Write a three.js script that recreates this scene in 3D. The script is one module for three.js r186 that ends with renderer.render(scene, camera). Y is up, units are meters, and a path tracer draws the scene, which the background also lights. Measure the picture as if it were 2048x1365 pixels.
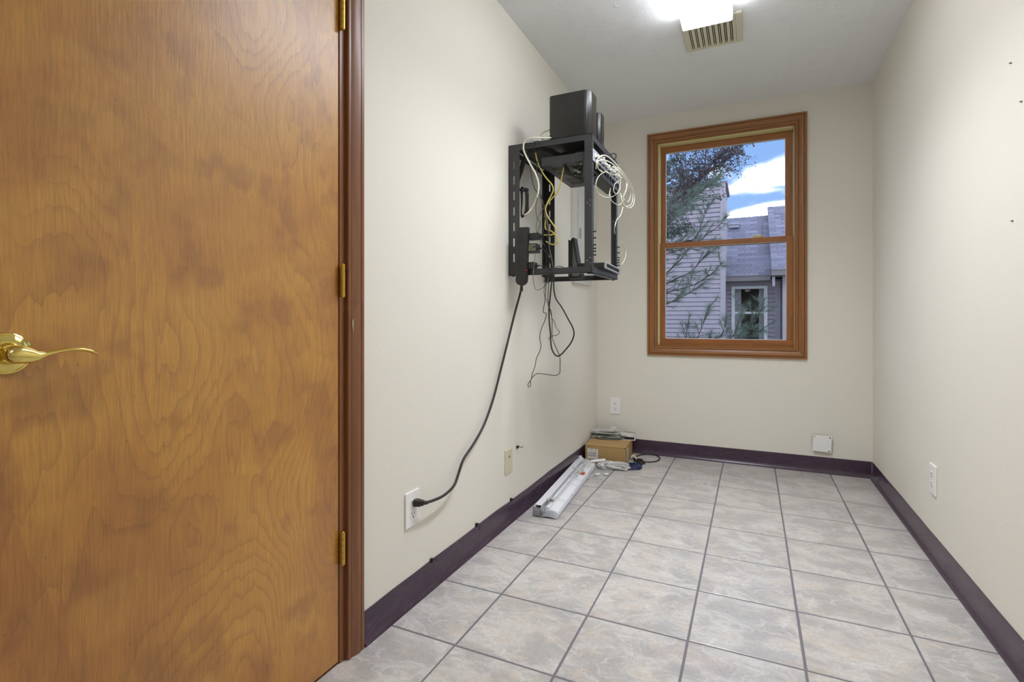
import * as THREE from 'three';
import { mergeGeometries, toCreasedNormals } from 'three/addons/utils/BufferGeometryUtils.js';
import { RoundedBoxGeometry } from 'three/addons/geometries/RoundedBoxGeometry.js';
import { RectAreaLightUniformsLib } from 'three/addons/lights/RectAreaLightUniformsLib.js';

RectAreaLightUniformsLib.init();
const scene = new THREE.Scene();
const renderer = new THREE.WebGLRenderer({ antialias: true });
renderer.toneMapping = THREE.LinearToneMapping;
renderer.toneMappingExposure = 0.97;
renderer.outputColorSpace = THREE.SRGBColorSpace;
renderer.shadowMap.enabled = true;

// ------------------------------------------------------------------ camera
const EYE = 0.98, FOCAL = 1030, YAW = 0.436, HORIZON = 638;
const camera = new THREE.PerspectiveCamera(2 * Math.atan(682.5 / FOCAL) * 180 / Math.PI, 2048 / 1365, 0.03, 200);
camera.position.set(0, EYE, 0);
camera.rotation.set(0, YAW, 0);
camera.setViewOffset(2048, 1365, 0, 682.5 - HORIZON, 2048, 1365);
camera.updateMatrixWorld();

// room measures (metres)
const XL = -1.06, XR = 0.672, ZB = -3.8, ZF = 2.3, H = 2.44;

// ------------------------------------------------------------------ random and noise
function rng(seed) { let a = seed >>> 0; return () => { a = (a + 0x6D2B79F5) | 0; let t = Math.imul(a ^ (a >>> 15), 1 | a); t = (t + Math.imul(t ^ (t >>> 7), 61 | t)) ^ t; return ((t ^ (t >>> 14)) >>> 0) / 4294967296; }; }
function hash2(i, j, s) { let h = Math.imul(i, 374761393) ^ Math.imul(j, 668265263) ^ Math.imul(s, 974634777); h = Math.imul(h ^ (h >>> 13), 1274126177); return ((h ^ (h >>> 16)) >>> 0) / 4294967296; }
function noise(x, y, s = 1) {
  const i = Math.floor(x), j = Math.floor(y); let u = x - i, v = y - j;
  u = u * u * (3 - 2 * u); v = v * v * (3 - 2 * v);
  const a = hash2(i, j, s), b = hash2(i + 1, j, s), c = hash2(i, j + 1, s), d = hash2(i + 1, j + 1, s);
  return a + (b - a) * u + (c - a) * v + (a - b - c + d) * u * v;
}
function fbm(x, y, s = 1, o = 4) { let t = 0, a = 0.5; for (let k = 0; k < o; k++) { t += a * noise(x, y, s + k * 17); x = x * 2.03 + 7.1; y = y * 2.03 + 3.7; a *= 0.5; } return t / (1 - Math.pow(0.5, o)); }
const clamp = (x, a = 0, b = 1) => Math.min(b, Math.max(a, x));
const sstep = (a, b, x) => { const t = clamp((x - a) / (b - a)); return t * t * (3 - 2 * t); };
const mix3 = (a, b, t) => [a[0] + (b[0] - a[0]) * t, a[1] + (b[1] - a[1]) * t, a[2] + (b[2] - a[2]) * t];

// ------------------------------------------------------------------ sky (one sky, seen and lighting)
{
  const w = 2048, h = 1024, data = new Float32Array(w * h * 4);
  for (let j = 0; j < h; j++) for (let i = 0; i < w; i++) {
    const el = ((j + 0.5) / h - 0.5) * Math.PI, az = ((i + 0.5) / w - 0.5) * 2 * Math.PI;
    const e = Math.max(el, 0), t = Math.pow(1 - Math.sin(e), 3);
    let c = mix3([0.20, 0.42, 0.92], [0.45, 0.68, 1.08], t);
    // clouds on a plane high above
    const k = 1 / (Math.sin(e) + 0.16), cx = Math.cos(e) * Math.cos(az) * k * 2.2, cz = Math.cos(e) * Math.sin(az) * k * 2.2;
    const wx = fbm(cx * 1.2 + 28.6, cz * 1.2 + 21.5, 11, 3), d = fbm(cx * 1.9 + wx * 1.4 + 25.5, cz * 1.9 + wx * 1.1 + 21.5, 23, 6);
    const m = sstep(0.46, 0.80, d);
    c = mix3(c, [6.0, 6.1, 6.4], m);
    data.set([c[0], c[1], c[2], 1], (j * w + i) * 4);
  }
  const sky = new THREE.DataTexture(data, w, h, THREE.RGBAFormat, THREE.FloatType);
  sky.mapping = THREE.EquirectangularReflectionMapping; sky.magFilter = sky.minFilter = THREE.LinearFilter; sky.needsUpdate = true;
  scene.background = sky;
  scene.backgroundIntensity = 1.0;
}

// ------------------------------------------------------------------ ceiling lamp light (the fitting itself is built below)
const LAMP = { x0: -0.305, x1: -0.08, y: 2.365, runs: [[-2.60, -1.38, 1.08], [0.20, 1.42, 0.36]] };   // the second fitting hangs behind the camera
const LAMP_DOWN = 10, LAMP_SIDE = 10, LAMP_BEAM = 2.8, LAMP_COLOR = 0xf3f6ff;
for (const [z0, z1, lit] of LAMP.runs) {
  const cx = (LAMP.x0 + LAMP.x1) / 2, cz = (z0 + z1) / 2, len = z1 - z0;
  const down = new THREE.RectAreaLight(LAMP_COLOR, LAMP_DOWN * lit, LAMP.x1 - LAMP.x0 - 0.03, len - 0.03);
  down.position.set(cx, LAMP.y - 0.004, cz); down.lookAt(cx, 0, cz); down.castShadow = true; scene.add(down);
  for (let k = 0; k < 4; k++) {   // the prismatic bottom of the lens bends most of the light downwards
    const beam = new THREE.SpotLight(LAMP_COLOR, LAMP_BEAM * lit, 0, 1.22, 1, 2), z = z0 + (k + 0.5) * len / 4;
    beam.position.set(cx, LAMP.y - 0.012, z); beam.target.position.set(cx, 0, z); beam.castShadow = true; beam.shadow.radius = 5; scene.add(beam, beam.target);
  }
  for (const s of [-1, 1]) {   // the clear sides of the lens throw light out and up
    const side = new THREE.RectAreaLight(LAMP_COLOR, LAMP_SIDE * lit, len - 0.03, 0.05), x = s < 0 ? LAMP.x0 - 0.012 : LAMP.x1 + 0.012;
    side.position.set(x, LAMP.y + 0.028, cz); side.lookAt(x + s, LAMP.y + 0.028 + 0.35, cz); side.castShadow = true; scene.add(side);
  }
}

// ------------------------------------------------------------------ photo pixel -> place
const FWD = new THREE.Vector3(-Math.sin(YAW), 0, -Math.cos(YAW)), RGT = new THREE.Vector3(Math.cos(YAW), 0, -Math.sin(YAW));
function ray(px, py) { return FWD.clone().addScaledVector(RGT, (px - 1024) / FOCAL).add(new THREE.Vector3(0, (HORIZON - py) / FOCAL, 0)); }
const onX = (px, py, X) => { const d = ray(px, py); return new THREE.Vector3(0, EYE, 0).addScaledVector(d, X / d.x); };
const onZ = (px, py, Z) => { const d = ray(px, py); return new THREE.Vector3(0, EYE, 0).addScaledVector(d, Z / d.z); };
const onY = (px, py, Y) => { const d = ray(px, py); return new THREE.Vector3(0, EYE, 0).addScaledVector(d, (Y - EYE) / d.y); };

// ------------------------------------------------------------------ textures
function texture(w, h, fn, srgb = true) {
  const d = new Uint8Array(w * h * 4);
  for (let j = 0; j < h; j++) for (let i = 0; i < w; i++) {
    const c = fn((i + 0.5) / w, (j + 0.5) / h), k = (j * w + i) * 4;
    if (typeof c === 'number') d[k] = d[k + 1] = d[k + 2] = clamp(c) * 255; else { d[k] = clamp(c[0], 0, 255); d[k + 1] = clamp(c[1], 0, 255); d[k + 2] = clamp(c[2], 0, 255); }
    d[k + 3] = 255;
  }
  const t = new THREE.DataTexture(d, w, h); t.magFilter = THREE.LinearFilter; t.minFilter = THREE.LinearMipmapLinearFilter; t.generateMipmaps = true;
  t.wrapS = t.wrapT = THREE.RepeatWrapping; if (srgb) t.colorSpace = THREE.SRGBColorSpace; t.needsUpdate = true; return t;
}
function canvasTexture(w, h, draw) {
  const c = document.createElement('canvas'); c.width = w; c.height = h; draw(c.getContext('2d'), w, h);
  const t = new THREE.CanvasTexture(c); t.colorSpace = THREE.SRGBColorSpace; return t;
}
// noise that repeats after p cells, for tiled textures
function pnoise(x, y, p, s) {
  const i = Math.floor(x), j = Math.floor(y); let u = x - i, v = y - j; u = u * u * (3 - 2 * u); v = v * v * (3 - 2 * v);
  const q = (n) => ((n % p) + p) % p;
  const a = hash2(q(i), q(j), s), b = hash2(q(i + 1), q(j), s), c = hash2(q(i), q(j + 1), s), d = hash2(q(i + 1), q(j + 1), s);
  return a + (b - a) * u + (c - a) * v + (a - b - c + d) * u * v;
}

// door veneer: 0.80 m x 2.05 m, amber stained birch
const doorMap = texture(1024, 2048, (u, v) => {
  const x = u * 0.8, y = v * 2.05;
  const wob = 0.02 * (noise(x * 9, y * 3, 5) - 0.5) + 0.006 * (noise(x * 40, y * 9, 6) - 0.5);
  const blotch = fbm((x + wob) * 5.5, y * 3.6, 31, 4), bl2 = fbm(x * 16, y * 13, 41, 3), cur = noise(x * 7 + 3 * wob, y * 22 + 3 * noise(x * 5, y * 3, 66), 52);
  let c = mix3([200, 143, 56], [180, 121, 48], sstep(0.33, 0.68, blotch));
  c = mix3(c, [150, 96, 42], 0.42 * sstep(0.52, 0.78, bl2));
  c = mix3(c, [206, 154, 66], 0.30 * sstep(0.55, 0.85, cur));
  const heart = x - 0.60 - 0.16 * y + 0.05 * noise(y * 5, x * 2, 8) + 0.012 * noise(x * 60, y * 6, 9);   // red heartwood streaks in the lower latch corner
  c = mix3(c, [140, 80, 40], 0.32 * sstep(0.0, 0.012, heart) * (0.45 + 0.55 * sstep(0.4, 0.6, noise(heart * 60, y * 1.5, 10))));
  // flame figure: contour lines of a slow field
  const f = fbm(x * 2.6 + 0.35 * noise(y * 2.2, x * 3, 61), y * 1.25, 71, 3) + 0.012 * noise(x * 120, y * 8, 72) + 0.02 * noise(x * 30, y * 14, 73);
  const l = (f * 26) % 1, zone = sstep(0.42, 0.62, fbm(x * 3.1, y * 1.7, 81, 2));
  const line = Math.pow(clamp(1 - l), 5) * (0.25 + 0.75 * zone);
  c = mix3(c, [124, 76, 36], 0.30 * line);
  // fine vertical pores
  const pore = noise((x + wob) * 620, y * 22, 91), po2 = noise((x + wob) * 1500, y * 60, 92);
  const g = 1 + 0.10 * (pore - 0.5) + 0.09 * (po2 - 0.5);
  const dot = noise(x * 300, y * 60, 95) > 0.965 ? 0.86 : 1;
  return [c[0] * g * dot, c[1] * g * dot, c[2] * g * dot];
});
const doorBump = texture(512, 1024, (u, v) => 0.55 * fbm(u * 60, v * 150, 101, 3) + 0.45 * noise(u * 400, v * 60, 102), false);
// trim wood, grain along v; 0.25 m x 1 m
const trimMap = texture(256, 1024, (u, v) => {
  const wv = 0.35 * (pnoise(v * 6, u * 2, 6, 111) - 0.5), s = pnoise((u + wv * 0.12) * 64, v * 8, 64, 112), s2 = pnoise(u * 16 + wv * 3, v * 4, 16, 113), s3 = pnoise(u * 128, v * 32, 128, 114);
  const g = 0.80 + 0.12 * s2 + 0.10 * s + 0.06 * s3; return [255 * g, 250 * g, 244 * g];
});
// floor tile atlas: 4 x 4 different tiles
const tileField = (x, y) => { const w = fbm(x * 2.5, y * 2.5, 121, 3); return { w, a: fbm(x * 3.2 + w * 1.3, y * 5.5 + w * 0.8, 131, 5), b: fbm(x * 6 + w * 2, y * 11, 141, 4), c: fbm(x * 9 + 2 * w, y * 14 + w * 3, 151, 4) }; };
const tileMap = texture(2048, 2048, (u, v) => {
  const x = u * 4, y = v * 4, t = tileField(x, y);
  let c = mix3([200, 196, 190], [178, 174, 170], sstep(0.36, 0.66, t.a));
  c = mix3(c, [203, 191, 178], 0.50 * sstep(0.50, 0.72, t.b));
  c = mix3(c, [172, 172, 174], 0.45 * sstep(0.54, 0.74, t.c));
  const vein = 1 - Math.abs(fbm(x * 2.2 + t.w * 1.6, y * 3.4 + t.w, 161, 4) - 0.5) * 26; c = mix3(c, [216, 213, 208], 0.55 * clamp(vein));
  const g = 1 + 0.07 * (noise(x * 90, y * 90, 171) - 0.5) + 0.06 * (noise(x * 34, y * 50, 172) - 0.5);
  return [c[0] * g, c[1] * g, c[2] * g];
});
const tileBump = texture(1024, 1024, (u, v) => {
  const x = u * 4, y = v * 4, t = tileField(x, y);
  const ledge = sstep(0.47, 0.50, fbm(x * 1.7 + t.w * 1.2, y * 2.6 + t.w * 0.7, 181, 4)) * 0.35 + sstep(0.55, 0.57, fbm(x * 2.6 + t.w, y * 3.4, 191, 4)) * 0.25;
  return ledge + 0.35 * t.a + 0.08 * noise(x * 60, y * 60, 182);
}, false);
// stomped ceiling texture, 1 m
const ceilBump = texture(1024, 1024, (u, v) => {
  const P = 12, wx = pnoise(u * 6, v * 6, 6, 201), ang = pnoise(u * P, v * P, P, 202) * 12.6 + wx * 3;
  const s = (u * Math.cos(ang) + v * Math.sin(ang)) * 70, r = pnoise(u * 48 + 1.5 * Math.sin(ang), v * 48 + 1.5 * Math.cos(ang), 48, 203), r2 = pnoise(u * 96, v * 96, 96, 204);
  const ridge = Math.pow(0.5 + 0.5 * Math.sin(s + r * 5), 3);
  return 0.55 * ridge * sstep(0.35, 0.6, pnoise(u * 16, v * 16, 16, 205)) + 0.35 * Math.pow(Math.abs(r - 0.5) * 2, 2) + 0.1 * r2;
}, false);
const wallBump = texture(512, 512, (u, v) => 0.6 * pnoise(u * 128, v * 128, 128, 211) + 0.4 * pnoise(u * 256, v * 256, 256, 212), false);
const baseMap = texture(1024, 256, (u, v) => {   // scuffed rubber, 2 m x 0.15 m
  const s = fbm(u * 26, v * 5, 221, 4), st = fbm(u * 60 + v * 9, v * 26, 222, 3);
  const g = 0.90 + 0.22 * s; let c = [68 * g, 50 * g, 66 * g];
  c = mix3(c, [104, 96, 110], 0.28 * sstep(0.56, 0.8, st));
  if (noise(u * 300, v * 60, 223) > 0.975) c = mix3(c, [130, 124, 132], 0.5);
  return c;
});
const cardMap = texture(512, 512, (u, v) => { const g = 1 + 0.06 * (fbm(u * 8, v * 60, 231, 3) - 0.5) + 0.05 * (noise(u * 200, v * 200, 232) - 0.5); return [176 * g, 143 * g, 92 * g]; });
const shingleMap = texture(256, 256, (u, v) => { const g = 0.82 + 0.36 * pnoise(u * 128, v * 128, 128, 241) * (0.7 + 0.6 * pnoise(u * 8, v * 8, 8, 242)); return [200 * g, 200 * g, 210 * g]; });

// ------------------------------------------------------------------ materials
const std = (o) => new THREE.MeshStandardMaterial(o), phys = (o) => new THREE.MeshPhysicalMaterial(o);
const M = {
  wall: std({ color: 0xebe7da, roughness: 0.62, bumpMap: wallBump, bumpScale: 0.0003 }),
  ceiling: std({ color: 0xf2f4f6, roughness: 0.9, bumpMap: ceilBump, bumpScale: 0.0019 }),
  grout: std({ color: 0x77757a, roughness: 0.95 }),
  tile: std({ map: tileMap, roughness: 0.28, bumpMap: tileBump, bumpScale: 0.0016 }),
  base: std({ map: baseMap, roughness: 0.26 }),
  caulk: std({ color: 0x8f8a8c, roughness: 0.8 }),
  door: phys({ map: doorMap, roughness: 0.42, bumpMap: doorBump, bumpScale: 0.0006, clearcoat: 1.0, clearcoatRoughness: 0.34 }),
  trimDark: phys({ map: trimMap, color: 0x87532b, roughness: 0.4, clearcoat: 0.5, clearcoatRoughness: 0.25 }),
  trimOak: phys({ map: trimMap, color: 0x9e6832, roughness: 0.45, clearcoat: 0.3, clearcoatRoughness: 0.3 }),
  sashOak: phys({ map: trimMap, color: 0xa4682f, roughness: 0.45, clearcoat: 0.3, clearcoatRoughness: 0.3 }),
  brass: std({ color: 0xe8d27a, roughness: 0.14, metalness: 1 }),
  brassSatin: std({ color: 0xcfae52, roughness: 0.3, metalness: 1 }),
  liner: std({ color: 0xdccf98, roughness: 0.5 }),
  whiteVinyl: std({ color: 0xe4e4e8, roughness: 0.4 }),
  pane: phys({ color: 0xffffff, roughness: 0, transmission: 1, thickness: 0, ior: 1.02 }),
  plate: std({ color: 0xf8f7f3, roughness: 0.32 }),
  ivory: std({ color: 0xd9d2b6, roughness: 0.36 }),
  hole: std({ color: 0x17150f, roughness: 0.8 }),
  screw: std({ color: 0xb8b4a4, roughness: 0.35, metalness: 0.8 }),
  rack: std({ color: 0x38393b, roughness: 0.42, metalness: 0.1 }),
  black: std({ color: 0x1d1d1e, roughness: 0.45 }),
  blackMatte: std({ color: 0x24221f, roughness: 0.6 }),
  modem: std({ color: 0x2b2b29, roughness: 0.3 }),
  steel: std({ color: 0xa9abb2, roughness: 0.35, metalness: 0.8 }),
  silver: std({ color: 0xb9bbc0, roughness: 0.4, metalness: 0.4 }),
  cordBlack: std({ color: 0x25221c, roughness: 0.5 }),
  cordGrey: std({ color: 0x76736a, roughness: 0.5 }),
  cordWhite: std({ color: 0xe2dfcd, roughness: 0.45 }),
  cordIvory: std({ color: 0xcdc9ad, roughness: 0.45 }),
  cordYellow: std({ color: 0xcfc162, roughness: 0.45 }),
  cordBlue: std({ color: 0x2b3260, roughness: 0.45 }),
  panelGrey: std({ color: 0xd4d2cc, roughness: 0.5 }),
  lampPan: std({ color: 0xf2f2f0, roughness: 0.4 }),
  lampLens: std({ color: 0xffffff, roughness: 0.35, emissive: 0xfffdf8, emissiveIntensity: 1.0 }),
  ventCream: std({ color: 0xd9d6c0, roughness: 0.55 }),
  ductMetal: std({ color: 0x8d8a80, roughness: 0.6, metalness: 0.3 }),
  card: std({ map: cardMap, roughness: 0.85 }),
  blind: std({ color: 0xeeeef2, roughness: 0.4 }),
  blindCord: std({ color: 0xdedcd6, roughness: 0.8 }),
  orange: std({ color: 0xc25a24, roughness: 0.6 }),
  siding: std({ color: 0xa79ea9, roughness: 0.7 }),
  sidingTrim: std({ color: 0xaaa2ac, roughness: 0.65 }),
  shingle: std({ map: shingleMap, vertexColors: true, roughness: 0.95 }),
  gutter: std({ color: 0x7f787a, roughness: 0.5 }),
  housePane: phys({ color: 0xffffff, roughness: 0.02, transmission: 1, thickness: 0, ior: 1.3 }),
  bark: std({ color: 0x4a423e, roughness: 0.95 }),
  needles: std({ color: 0x66766a, roughness: 0.7, side: THREE.DoubleSide }),
  evergreen: std({ color: 0x525e58, roughness: 0.85, side: THREE.DoubleSide }),
  leaf: std({ color: 0x554a4c, roughness: 0.8, side: THREE.DoubleSide }),
  lawn: std({ color: 0x5c6a42, roughness: 1 }),
};

// ------------------------------------------------------------------ building helpers
const taken = {};
function numbered(n) { const k = taken[n] = (taken[n] ?? -1) + 1; return k ? `${n}_${String(k).padStart(3, '0')}` : n; }
function tag(o, label, category, group, kind) { o.userData.label = label; if (category) o.userData.category = category; if (group) o.userData.group = group; if (kind) o.userData.kind = kind; return o; }
function thing(name, label, category, pos = [0, 0, 0], turn = 0, group, kind) {
  const g = new THREE.Group(); g.name = numbered(name); g.position.set(...pos); g.rotation.y = turn; tag(g, label, category, group, kind); scene.add(g); return g;
}
function shade(m) { m.castShadow = m.receiveShadow = true; return m; }
function mesh(name, geo, mat, parent) { const g = Array.isArray(geo) ? merge(geo) : geo, m = shade(new THREE.Mesh(g, mat)); m.name = parent === scene ? numbered(name) : name; parent.add(m); return m; }
function merge(list) {
  const norm = list.map((g) => { g = g.index ? g.toNonIndexed() : g; for (const k of Object.keys(g.attributes)) if (!['position', 'normal', 'uv'].includes(k)) g.deleteAttribute(k); if (!g.attributes.normal) g.computeVertexNormals(); if (!g.attributes.uv) g.setAttribute('uv', new THREE.BufferAttribute(new Float32Array(g.attributes.position.count * 2), 2)); return g; });
  return norm.length === 1 ? norm[0] : mergeGeometries(norm);
}
// uv in metres by the way each face points; grain: 'x' | 'y' | 'z' puts v along that axis
function boxUV(g, su = 1, sv = su, grain) {
  g = g.index ? g.toNonIndexed() : g; const p = g.attributes.position, n = g.attributes.normal, uv = new Float32Array(p.count * 2);
  for (let i = 0; i < p.count; i++) {
    const P = [p.getX(i), p.getY(i), p.getZ(i)], a = [Math.abs(n.getX(i)), Math.abs(n.getY(i)), Math.abs(n.getZ(i))];
    const m = a[0] > a[1] && a[0] > a[2] ? 0 : a[1] > a[2] ? 1 : 2; let [k, l] = [[2, 1], [0, 2], [0, 1]][m];
    if (grain) { const ax = 'xyz'.indexOf(grain); if (ax === m) { [k, l] = [[1, 2], [0, 2], [0, 1]][m]; } else { l = ax; k = 3 - m - ax; } }
    uv[2 * i] = P[k] / su; uv[2 * i + 1] = P[l] / sv;
  }
  g.setAttribute('uv', new THREE.BufferAttribute(uv, 2)); return g;
}
function bx(x0, x1, y0, y1, z0, z1) { return new THREE.BoxGeometry(Math.abs(x1 - x0), Math.abs(y1 - y0), Math.abs(z1 - z0)).translate((x0 + x1) / 2, (y0 + y1) / 2, (z0 + z1) / 2); }
function rb(x0, x1, y0, y1, z0, z1, r = 0.002, s = 2) { const w = Math.abs(x1 - x0), h = Math.abs(y1 - y0), d = Math.abs(z1 - z0); return new RoundedBoxGeometry(w, h, d, s, Math.min(r, w / 2.01, h / 2.01, d / 2.01)).translate((x0 + x1) / 2, (y0 + y1) / 2, (z0 + z1) / 2); }
function cyl(r0, r1, h, n = 16) { return new THREE.CylinderGeometry(r0, r1, h, n); }
function tube(pts, r, seg, rad = 7, closed = false) { const c = new THREE.CatmullRomCurve3(pts, closed, 'centripetal'); return new THREE.TubeGeometry(c, seg ?? Math.max(24, pts.length * 6), r, rad, closed); }
function extr(shape, depth, bevel = 0, seg = 12) { return new THREE.ExtrudeGeometry(shape, { depth, bevelEnabled: bevel > 0, bevelThickness: bevel, bevelSize: bevel, bevelOffset: -bevel, bevelSegments: 2, curveSegments: seg }); }
function rectShape(x0, x1, y0, y1, S = THREE.Shape) { const s = new S(); s.moveTo(x0, y0); s.lineTo(x1, y0); s.lineTo(x1, y1); s.lineTo(x0, y1); s.closePath(); return s; }
function slotPath(cx, cy, w, h) { const p = new THREE.Path(), r = w / 2, k = h / 2 - r; p.absarc(cx, cy + k, r, 0, Math.PI, false); p.absarc(cx, cy - k, r, Math.PI, 2 * Math.PI, false); p.closePath(); return p; }
const V = (x, y, z) => new THREE.Vector3(x, y, z);
// a moulding swept from p0 to p1: profile points [out, proud], mitred where asked
function member(p0, p1, out, nrm, prof, m0, m1) {
  const dir = p1.clone().sub(p0).normalize(), len = p0.distanceTo(p1), pos = [], uv = []; let run = 0;
  const at = (k, e) => { const [w, t] = prof[k]; const q = (e ? p1 : p0).clone().addScaledVector(out, w).addScaledVector(nrm, t); return q.addScaledVector(dir, e ? (m1 ? w : 0) : (m0 ? -w : 0)); };
  const flip = new THREE.Vector3().crossVectors(dir, out).dot(nrm) < 0;
  for (let k = 0; k < prof.length - 1; k++) {
    const a = at(k, 0), b = at(k, 1), c = at(k + 1, 1), d = at(k + 1, 0), dr = Math.hypot(prof[k + 1][0] - prof[k][0], prof[k + 1][1] - prof[k][1]);
    const Q = flip ? [[a, 0, 0], [d, 1, 0], [c, 1, 1], [a, 0, 0], [c, 1, 1], [b, 0, 1]] : [[a, 0, 0], [b, 0, 1], [c, 1, 1], [a, 0, 0], [c, 1, 1], [d, 1, 0]];
    for (const [q, u, v] of Q) { pos.push(q.x, q.y, q.z); uv.push((run + u * dr) / 0.25, v * len); } run += dr;
  }
  for (const e of [0, 1]) for (let k = 1; k < prof.length - 1; k++) for (const q of [at(0, e), at(k, e), at(k + 1, e)]) { pos.push(q.x, q.y, q.z); uv.push(0, 0); }
  const g = new THREE.BufferGeometry(); g.setAttribute('position', new THREE.Float32BufferAttribute(pos, 3)); g.setAttribute('uv', new THREE.Float32BufferAttribute(uv, 2)); g.computeVertexNormals();
  return toCreasedNormals(g, 0.5);
}

// ================================================================== THE SETTING
// floor: grout bed with single tiles
{
  const floor = thing('floor', 'floor of large mottled beige stone-look tiles with dark grey grout', 'floor', [0, 0, 0], 0, null, 'structure');
  mesh('grout_bed', bx(XL - 0.15, XR + 0.15, -0.12, -0.0017, ZB - 0.15, ZF + 0.15), M.grout, floor);
  const cols = [XL - 0.05, -0.8085, -0.4927, -0.1771, 0.1364, 0.4468, XR + 0.05], rows = [ZB - 0.03];
  for (let k = 7; k >= 0; k--) rows.push([-1.3289, -1.6464, -1.9657, -2.2851, -2.6033, -2.9215, -3.2465, -3.5697][k]);
  for (let z = -1.3289 + 0.3195; z < ZF; z += 0.3195) rows.push(z); rows.push(ZF + 0.05);
  const g = 0.0034, b = 0.0018, r = rng(5);
  for (let j = 0; j < rows.length - 1; j++) for (let i = 0; i < cols.length - 1; i++) {
    const jit = () => (r() - 0.5) * 0.0012;
    const x0 = cols[i] + g + jit(), x1 = cols[i + 1] - g + jit(), z0 = rows[j] + g + jit(), z1 = rows[j + 1] - g + jit(), dy = -r() * 0.0004;
    const ring = (k, y) => [[x0 + k, y, z0 + k], [x1 - k, y, z0 + k], [x1 - k, y, z1 - k], [x0 + k, y, z1 - k]];
    const R = [ring(b, dy), ring(b * 0.3, dy - b * 0.35), ring(0, dy - b), ring(0, -0.006)], pos = [], uv = [];
    const cu = Math.floor(r() * 4), cv = Math.floor(r() * 4), fx = r() < 0.5, fz = r() < 0.5;
    const put = (p) => { pos.push(...p); let a = clamp((p[0] - x0) / 0.32, 0.01, 0.99), c = clamp((p[2] - z0) / 0.32, 0.01, 0.99); if (fx) a = 1 - a; if (fz) c = 1 - c; uv.push((cu + a) / 4, (cv + c) / 4); };
    const quad = (p, q, s, t) => { for (const v of [p, s, q, p, t, s]) put(v); };
    quad(...R[0]);
    for (let k = 0; k < 3; k++) for (let e = 0; e < 4; e++) { const f = (e + 1) % 4; quad(R[k + 1][e], R[k + 1][f], R[k][f], R[k][e]); }
    const geo = new THREE.BufferGeometry(); geo.setAttribute('position', new THREE.Float32BufferAttribute(pos, 3)); geo.setAttribute('uv', new THREE.Float32BufferAttribute(uv, 2)); geo.computeVertexNormals();
    mesh('floor_tile', geo, M.tile, floor);
  }
}
// ceiling, walls
const DOOR = { z0: -1.1175, z1: -0.3345, top: 2.035 };           // door slab edges along the left wall
const WIN = { x0: -0.6225, x1: 0.2575, y0: 0.7815, y1: 2.247 };  // opening in the back wall
const DUCT = { x0: -0.3035, x1: -0.0584, z0: -2.924, z1: -2.671 };   // opening above the exhaust grille
tag(mesh('ceiling', boxUV(merge([bx(XL - 0.15, DUCT.x0, H, H + 0.12, ZB - 0.15, ZF + 0.15), bx(DUCT.x1, XR + 0.15, H, H + 0.12, ZB - 0.15, ZF + 0.15), bx(DUCT.x0, DUCT.x1, H, H + 0.12, ZB - 0.15, DUCT.z0), bx(DUCT.x0, DUCT.x1, H, H + 0.12, DUCT.z1, ZF + 0.15)])), M.ceiling, scene), 'white stomp-textured plaster ceiling', 'ceiling', null, 'structure');
{
  const o0 = DOOR.z0 - 0.022, o1 = DOOR.z1 + 0.022, ot = DOOR.top + 0.022;
  tag(mesh('wall_left', boxUV(merge([bx(XL - 0.15, XL, -0.01, H + 0.01, ZB - 0.15, o0), bx(XL - 0.15, XL, -0.01, H + 0.01, o1, ZF + 0.15), bx(XL - 0.15, XL, ot, H + 0.01, o0, o1), bx(XL - 0.15, XL - 0.11, -0.01, ot, o0, o1)])), M.wall, scene), 'long cream painted wall with the wooden door and the equipment rack', 'wall', null, 'structure');
  tag(mesh('wall_right', boxUV(bx(XR, XR + 0.15, -0.01, H + 0.01, ZB - 0.15, ZF + 0.15)), M.wall, scene), 'bare cream painted wall with one outlet, facing the door', 'wall', null, 'structure');
  tag(mesh('wall_back', boxUV(merge([bx(XL, WIN.x0, -0.01, H + 0.01, ZB - 0.15, ZB), bx(WIN.x1, XR, -0.01, H + 0.01, ZB - 0.15, ZB), bx(WIN.x0, WIN.x1, -0.01, WIN.y0, ZB - 0.15, ZB), bx(WIN.x0, WIN.x1, WIN.y1, H + 0.01, ZB - 0.15, ZB)])), M.wall, scene), 'cream painted end wall around the window', 'wall', null, 'structure');
  tag(mesh('wall_front', boxUV(bx(XL, XR, -0.01, H + 0.01, ZF, ZF + 0.15)), M.wall, scene), 'cream painted wall facing the window', 'wall', null, 'structure');
}
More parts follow.
